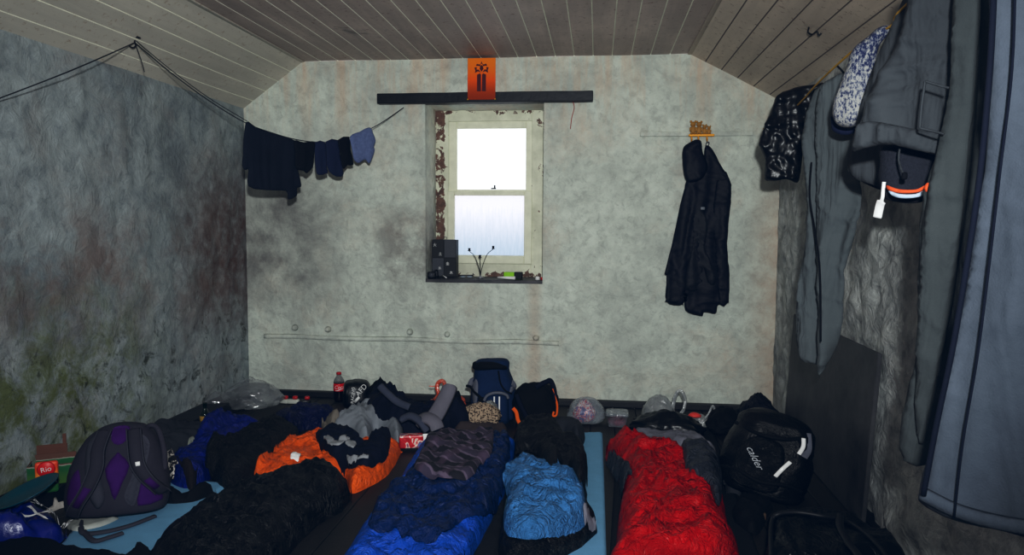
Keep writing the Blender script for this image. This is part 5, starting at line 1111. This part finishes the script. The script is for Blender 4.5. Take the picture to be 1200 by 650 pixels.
# ---- right hand heap
blob('rucksack', 858, 459, 918, 540, 4.42, .3, nylon('blue_black_nylon', P(14, 17, 30), .6), seed=71, amp=.16, fr=1.5, top=.4, rough=.5, spikes=.35, base=.0015, label='blue-black rucksack with loose straps in far right corner', cat='rucksack')
blob('jacket', 826, 476, 872, 540, 4.45, .3, M['black'], seed=73, amp=.16, fr=1.8, top=.6, rough=.5, base=.0015, label='black jacket heaped between bin bag and right-hand rucksacks', cat='jacket')
p = atZ(893, 588, .0)
br = Pack('rucksack', (p.x, p.y+.10, .0015), (-.22, .20, -.30), 'large black rucksack with white script and silver reflective strips at right',
    [((0, 0, 0), .15, .11), ((0, 0, .03), .185, .145), ((0, 0, .18), .195, .16), ((0, 0, .32), .18, .15), ((.0, 0, .42), .15, .125), ((.0, .01, .47), .10, .085), ((.0, .01, .485), .04, .03)], nylon('rucksack_black', P(11, 11, 13), .7, bump=.3), .016, 9, 2.6)
br.o.scale = (1, 1, .80)
br.patch('front_pocket', [(-.12, .05), (-.13, .16), (-.11, .27), (-.06, .33), (.03, .33), (.07, .28), (.08, .15), (.06, .05)], M['n_black2'], .006, .035, sm=4)
M['refl'] = plain('reflective_tape', (.92, .92, .92, 1), .25, var=.97)
M['script'] = plain('script_grey', P(150, 154, 160), .5)
br.strap('reflective_strip', [(.055, .15, .03), (.075, .20, .035), (.10, .25, .03)], .020, M['refl'], .004, .012)
br.strap('reflective_strip', [(.125, .30, .02), (.135, .345, .02), (.128, .39, .02)], .020, M['refl'], .004, .010)
br.strap('grey_band', [(.148, .29, .012), (.158, .34, .012), (.14, .42, .012)], .035, M['rg'], .006, .008)
br.strap('compression_strap', [(-.17, .36), (-.05, .345, .03), (.06, .36, .03), (.15, .40)], .02, M['black'], .006, .012)
br.strap('compression_strap', [(-.18, .10), (-.10, .12, .03), (0, .10, .045), (.10, .12, .03), (.18, .10)], .02, M['black'], .006, .012)
o = text('lettering', 'calder', .048, M['script'], None, Vector((-.045, 0, .215)), Matrix.Rotation(.95, 3, 'Y') @ RXm, ext=0, shear=.3)
bm = bmesh.new(); bm.from_mesh(o.data)
for v in bm.verts: v.co.y = br.at(v.co.x, v.co.z)-.046
bm.to_mesh(o.data); bm.free(); o.parent = br.o
drape('pouch', [(848, 560), (853, 546), (862, 540), (872, 548), (874, 566), (868, 580), (856, 575)], M['dgrey'], .08, .06, (.012, 9, .4, 1), label='dark grey pouch lying between red sleeping bag and black rucksack', cat='pouch')
drape('clothing', [(858, 596), (872, 574), (890, 580), (905, 592), (900, 606), (890, 625), (874, 622)], M['black'], .05, .05, (.02, 9, .6, 1), label='black clothing on floor left of the black holdall', cat='clothing')
p = gz(893, 609, 0); bm = bmesh.new(); box(bm, (p.x, p.y, p.z+.016), (.03, .02, .03), bev=.004); bmobj('wood_block', bm, plain('brown_wood', P(70, 54, 42), .7), label='little brown block beside the black holdall', cat='block')
hd = empty('holdall', atZ(970, 630, 0), 'glossy black holdall with piped rim at bottom right', 'bag')
M['hold'] = nylon('holdall_black', P(12, 13, 16), .6, rough=.3, bump=.5, bsc=6)
HP = [(902, 690), (898, 640), (899, 606), (908, 596), (930, 594), (962, 598), (988, 602), (1010, 614), (1030, 630), (1046, 650), (1058, 690)]
K(hd, drape('body', HP, M['hold'], .13, .06, (.018, 5, .6, 1.2), sm=5, lift=.004, rise=.015))
def top(px, py):
    q = atZ(px, py, .13)
    for _ in range(6): q = atZ(px, py, hm(q.x, q.y)+.004)
    return q
bm = bmesh.new(); tube(bm, [top(*a) for a in ((905, 690), (903, 645), (904, 612), (912, 602), (935, 600), (962, 604), (986, 608), (1006, 619), (1024, 634), (1040, 655), (1050, 690))], .009, 8); K(hd, bmobj('piping', bm, M['blk']))
bm = bmesh.new(); ribbon(bm, [top(*a)+Vector((0, 0, .015)) for a in ((985, 606), (984, 620), (994, 640), (1008, 660), (1012, 690))], .03, .006, (0, 0, 1)); K(hd, bmobj('handle', bm, M['blk']))

for o in COL.objects:
    if o.parent is None and 'category' in o and 'group' not in o:
        g = {'mat': 'foam mats on the floor', 'sleeping bag': 'sleeping bags laid out on the floor', 'rucksack': 'rucksacks on the floor', 'trousers': 'trousers hanging on the right rope'}.get(o['category'])
        if g: o['group'] = g
# ================================================================== LIGHT
w = bpy.data.worlds.new('world'); S.world = w; w.use_nodes = True
w.node_tree.nodes['Background'].inputs[0].default_value = (.93, .97, 1.0, 1); w.node_tree.nodes['Background'].inputs[1].default_value = 1.25
def spot(name, loc, tgt, e, r, ang, blend, col):
    l = bpy.data.lights.new(name, 'SPOT'); l.energy = e; l.shadow_soft_size = r; l.spot_size = math.radians(ang); l.spot_blend = blend; l.color = col
    o = bpy.data.objects.new(name, l); COL.objects.link(o); o.location = loc
    o.rotation_euler = (Vector(tgt)-Vector(loc)).to_track_quat('-Z', 'Y').to_euler(); return o
spot('flash', (.08, -.12, 1.50), (-1.0, 5.0, 1.30), 450, .04, 92, 1.0, (.97, 1, .99))
l = bpy.data.lights.new('bounce_fill', 'AREA'); l.energy = 15; l.size = 1.6; l.color = (.85, .93, 1)  # added fill lamp behind the camera, stands in for bounced flash
o = bpy.data.objects.new('bounce_fill', l); COL.objects.link(o); o.location = (-.5, -1.0, 1.9); o.rotation_euler = (math.radians(70), 0, 0)
S.view_settings.view_transform = 'Standard'; S.view_settings.look = 'None'

vs_ = S.view_settings; vs_.use_curve_mapping = True; cm_ = vs_.curve_mapping
cc_ = cm_.curves[3]; cc_.points.new(.10, .064); cc_.points.new(.5, .52)
for k, v in ((1, .004), (2, .012)):
    cm_.curves[k].points[0].location = (0, v)
cm_.update()
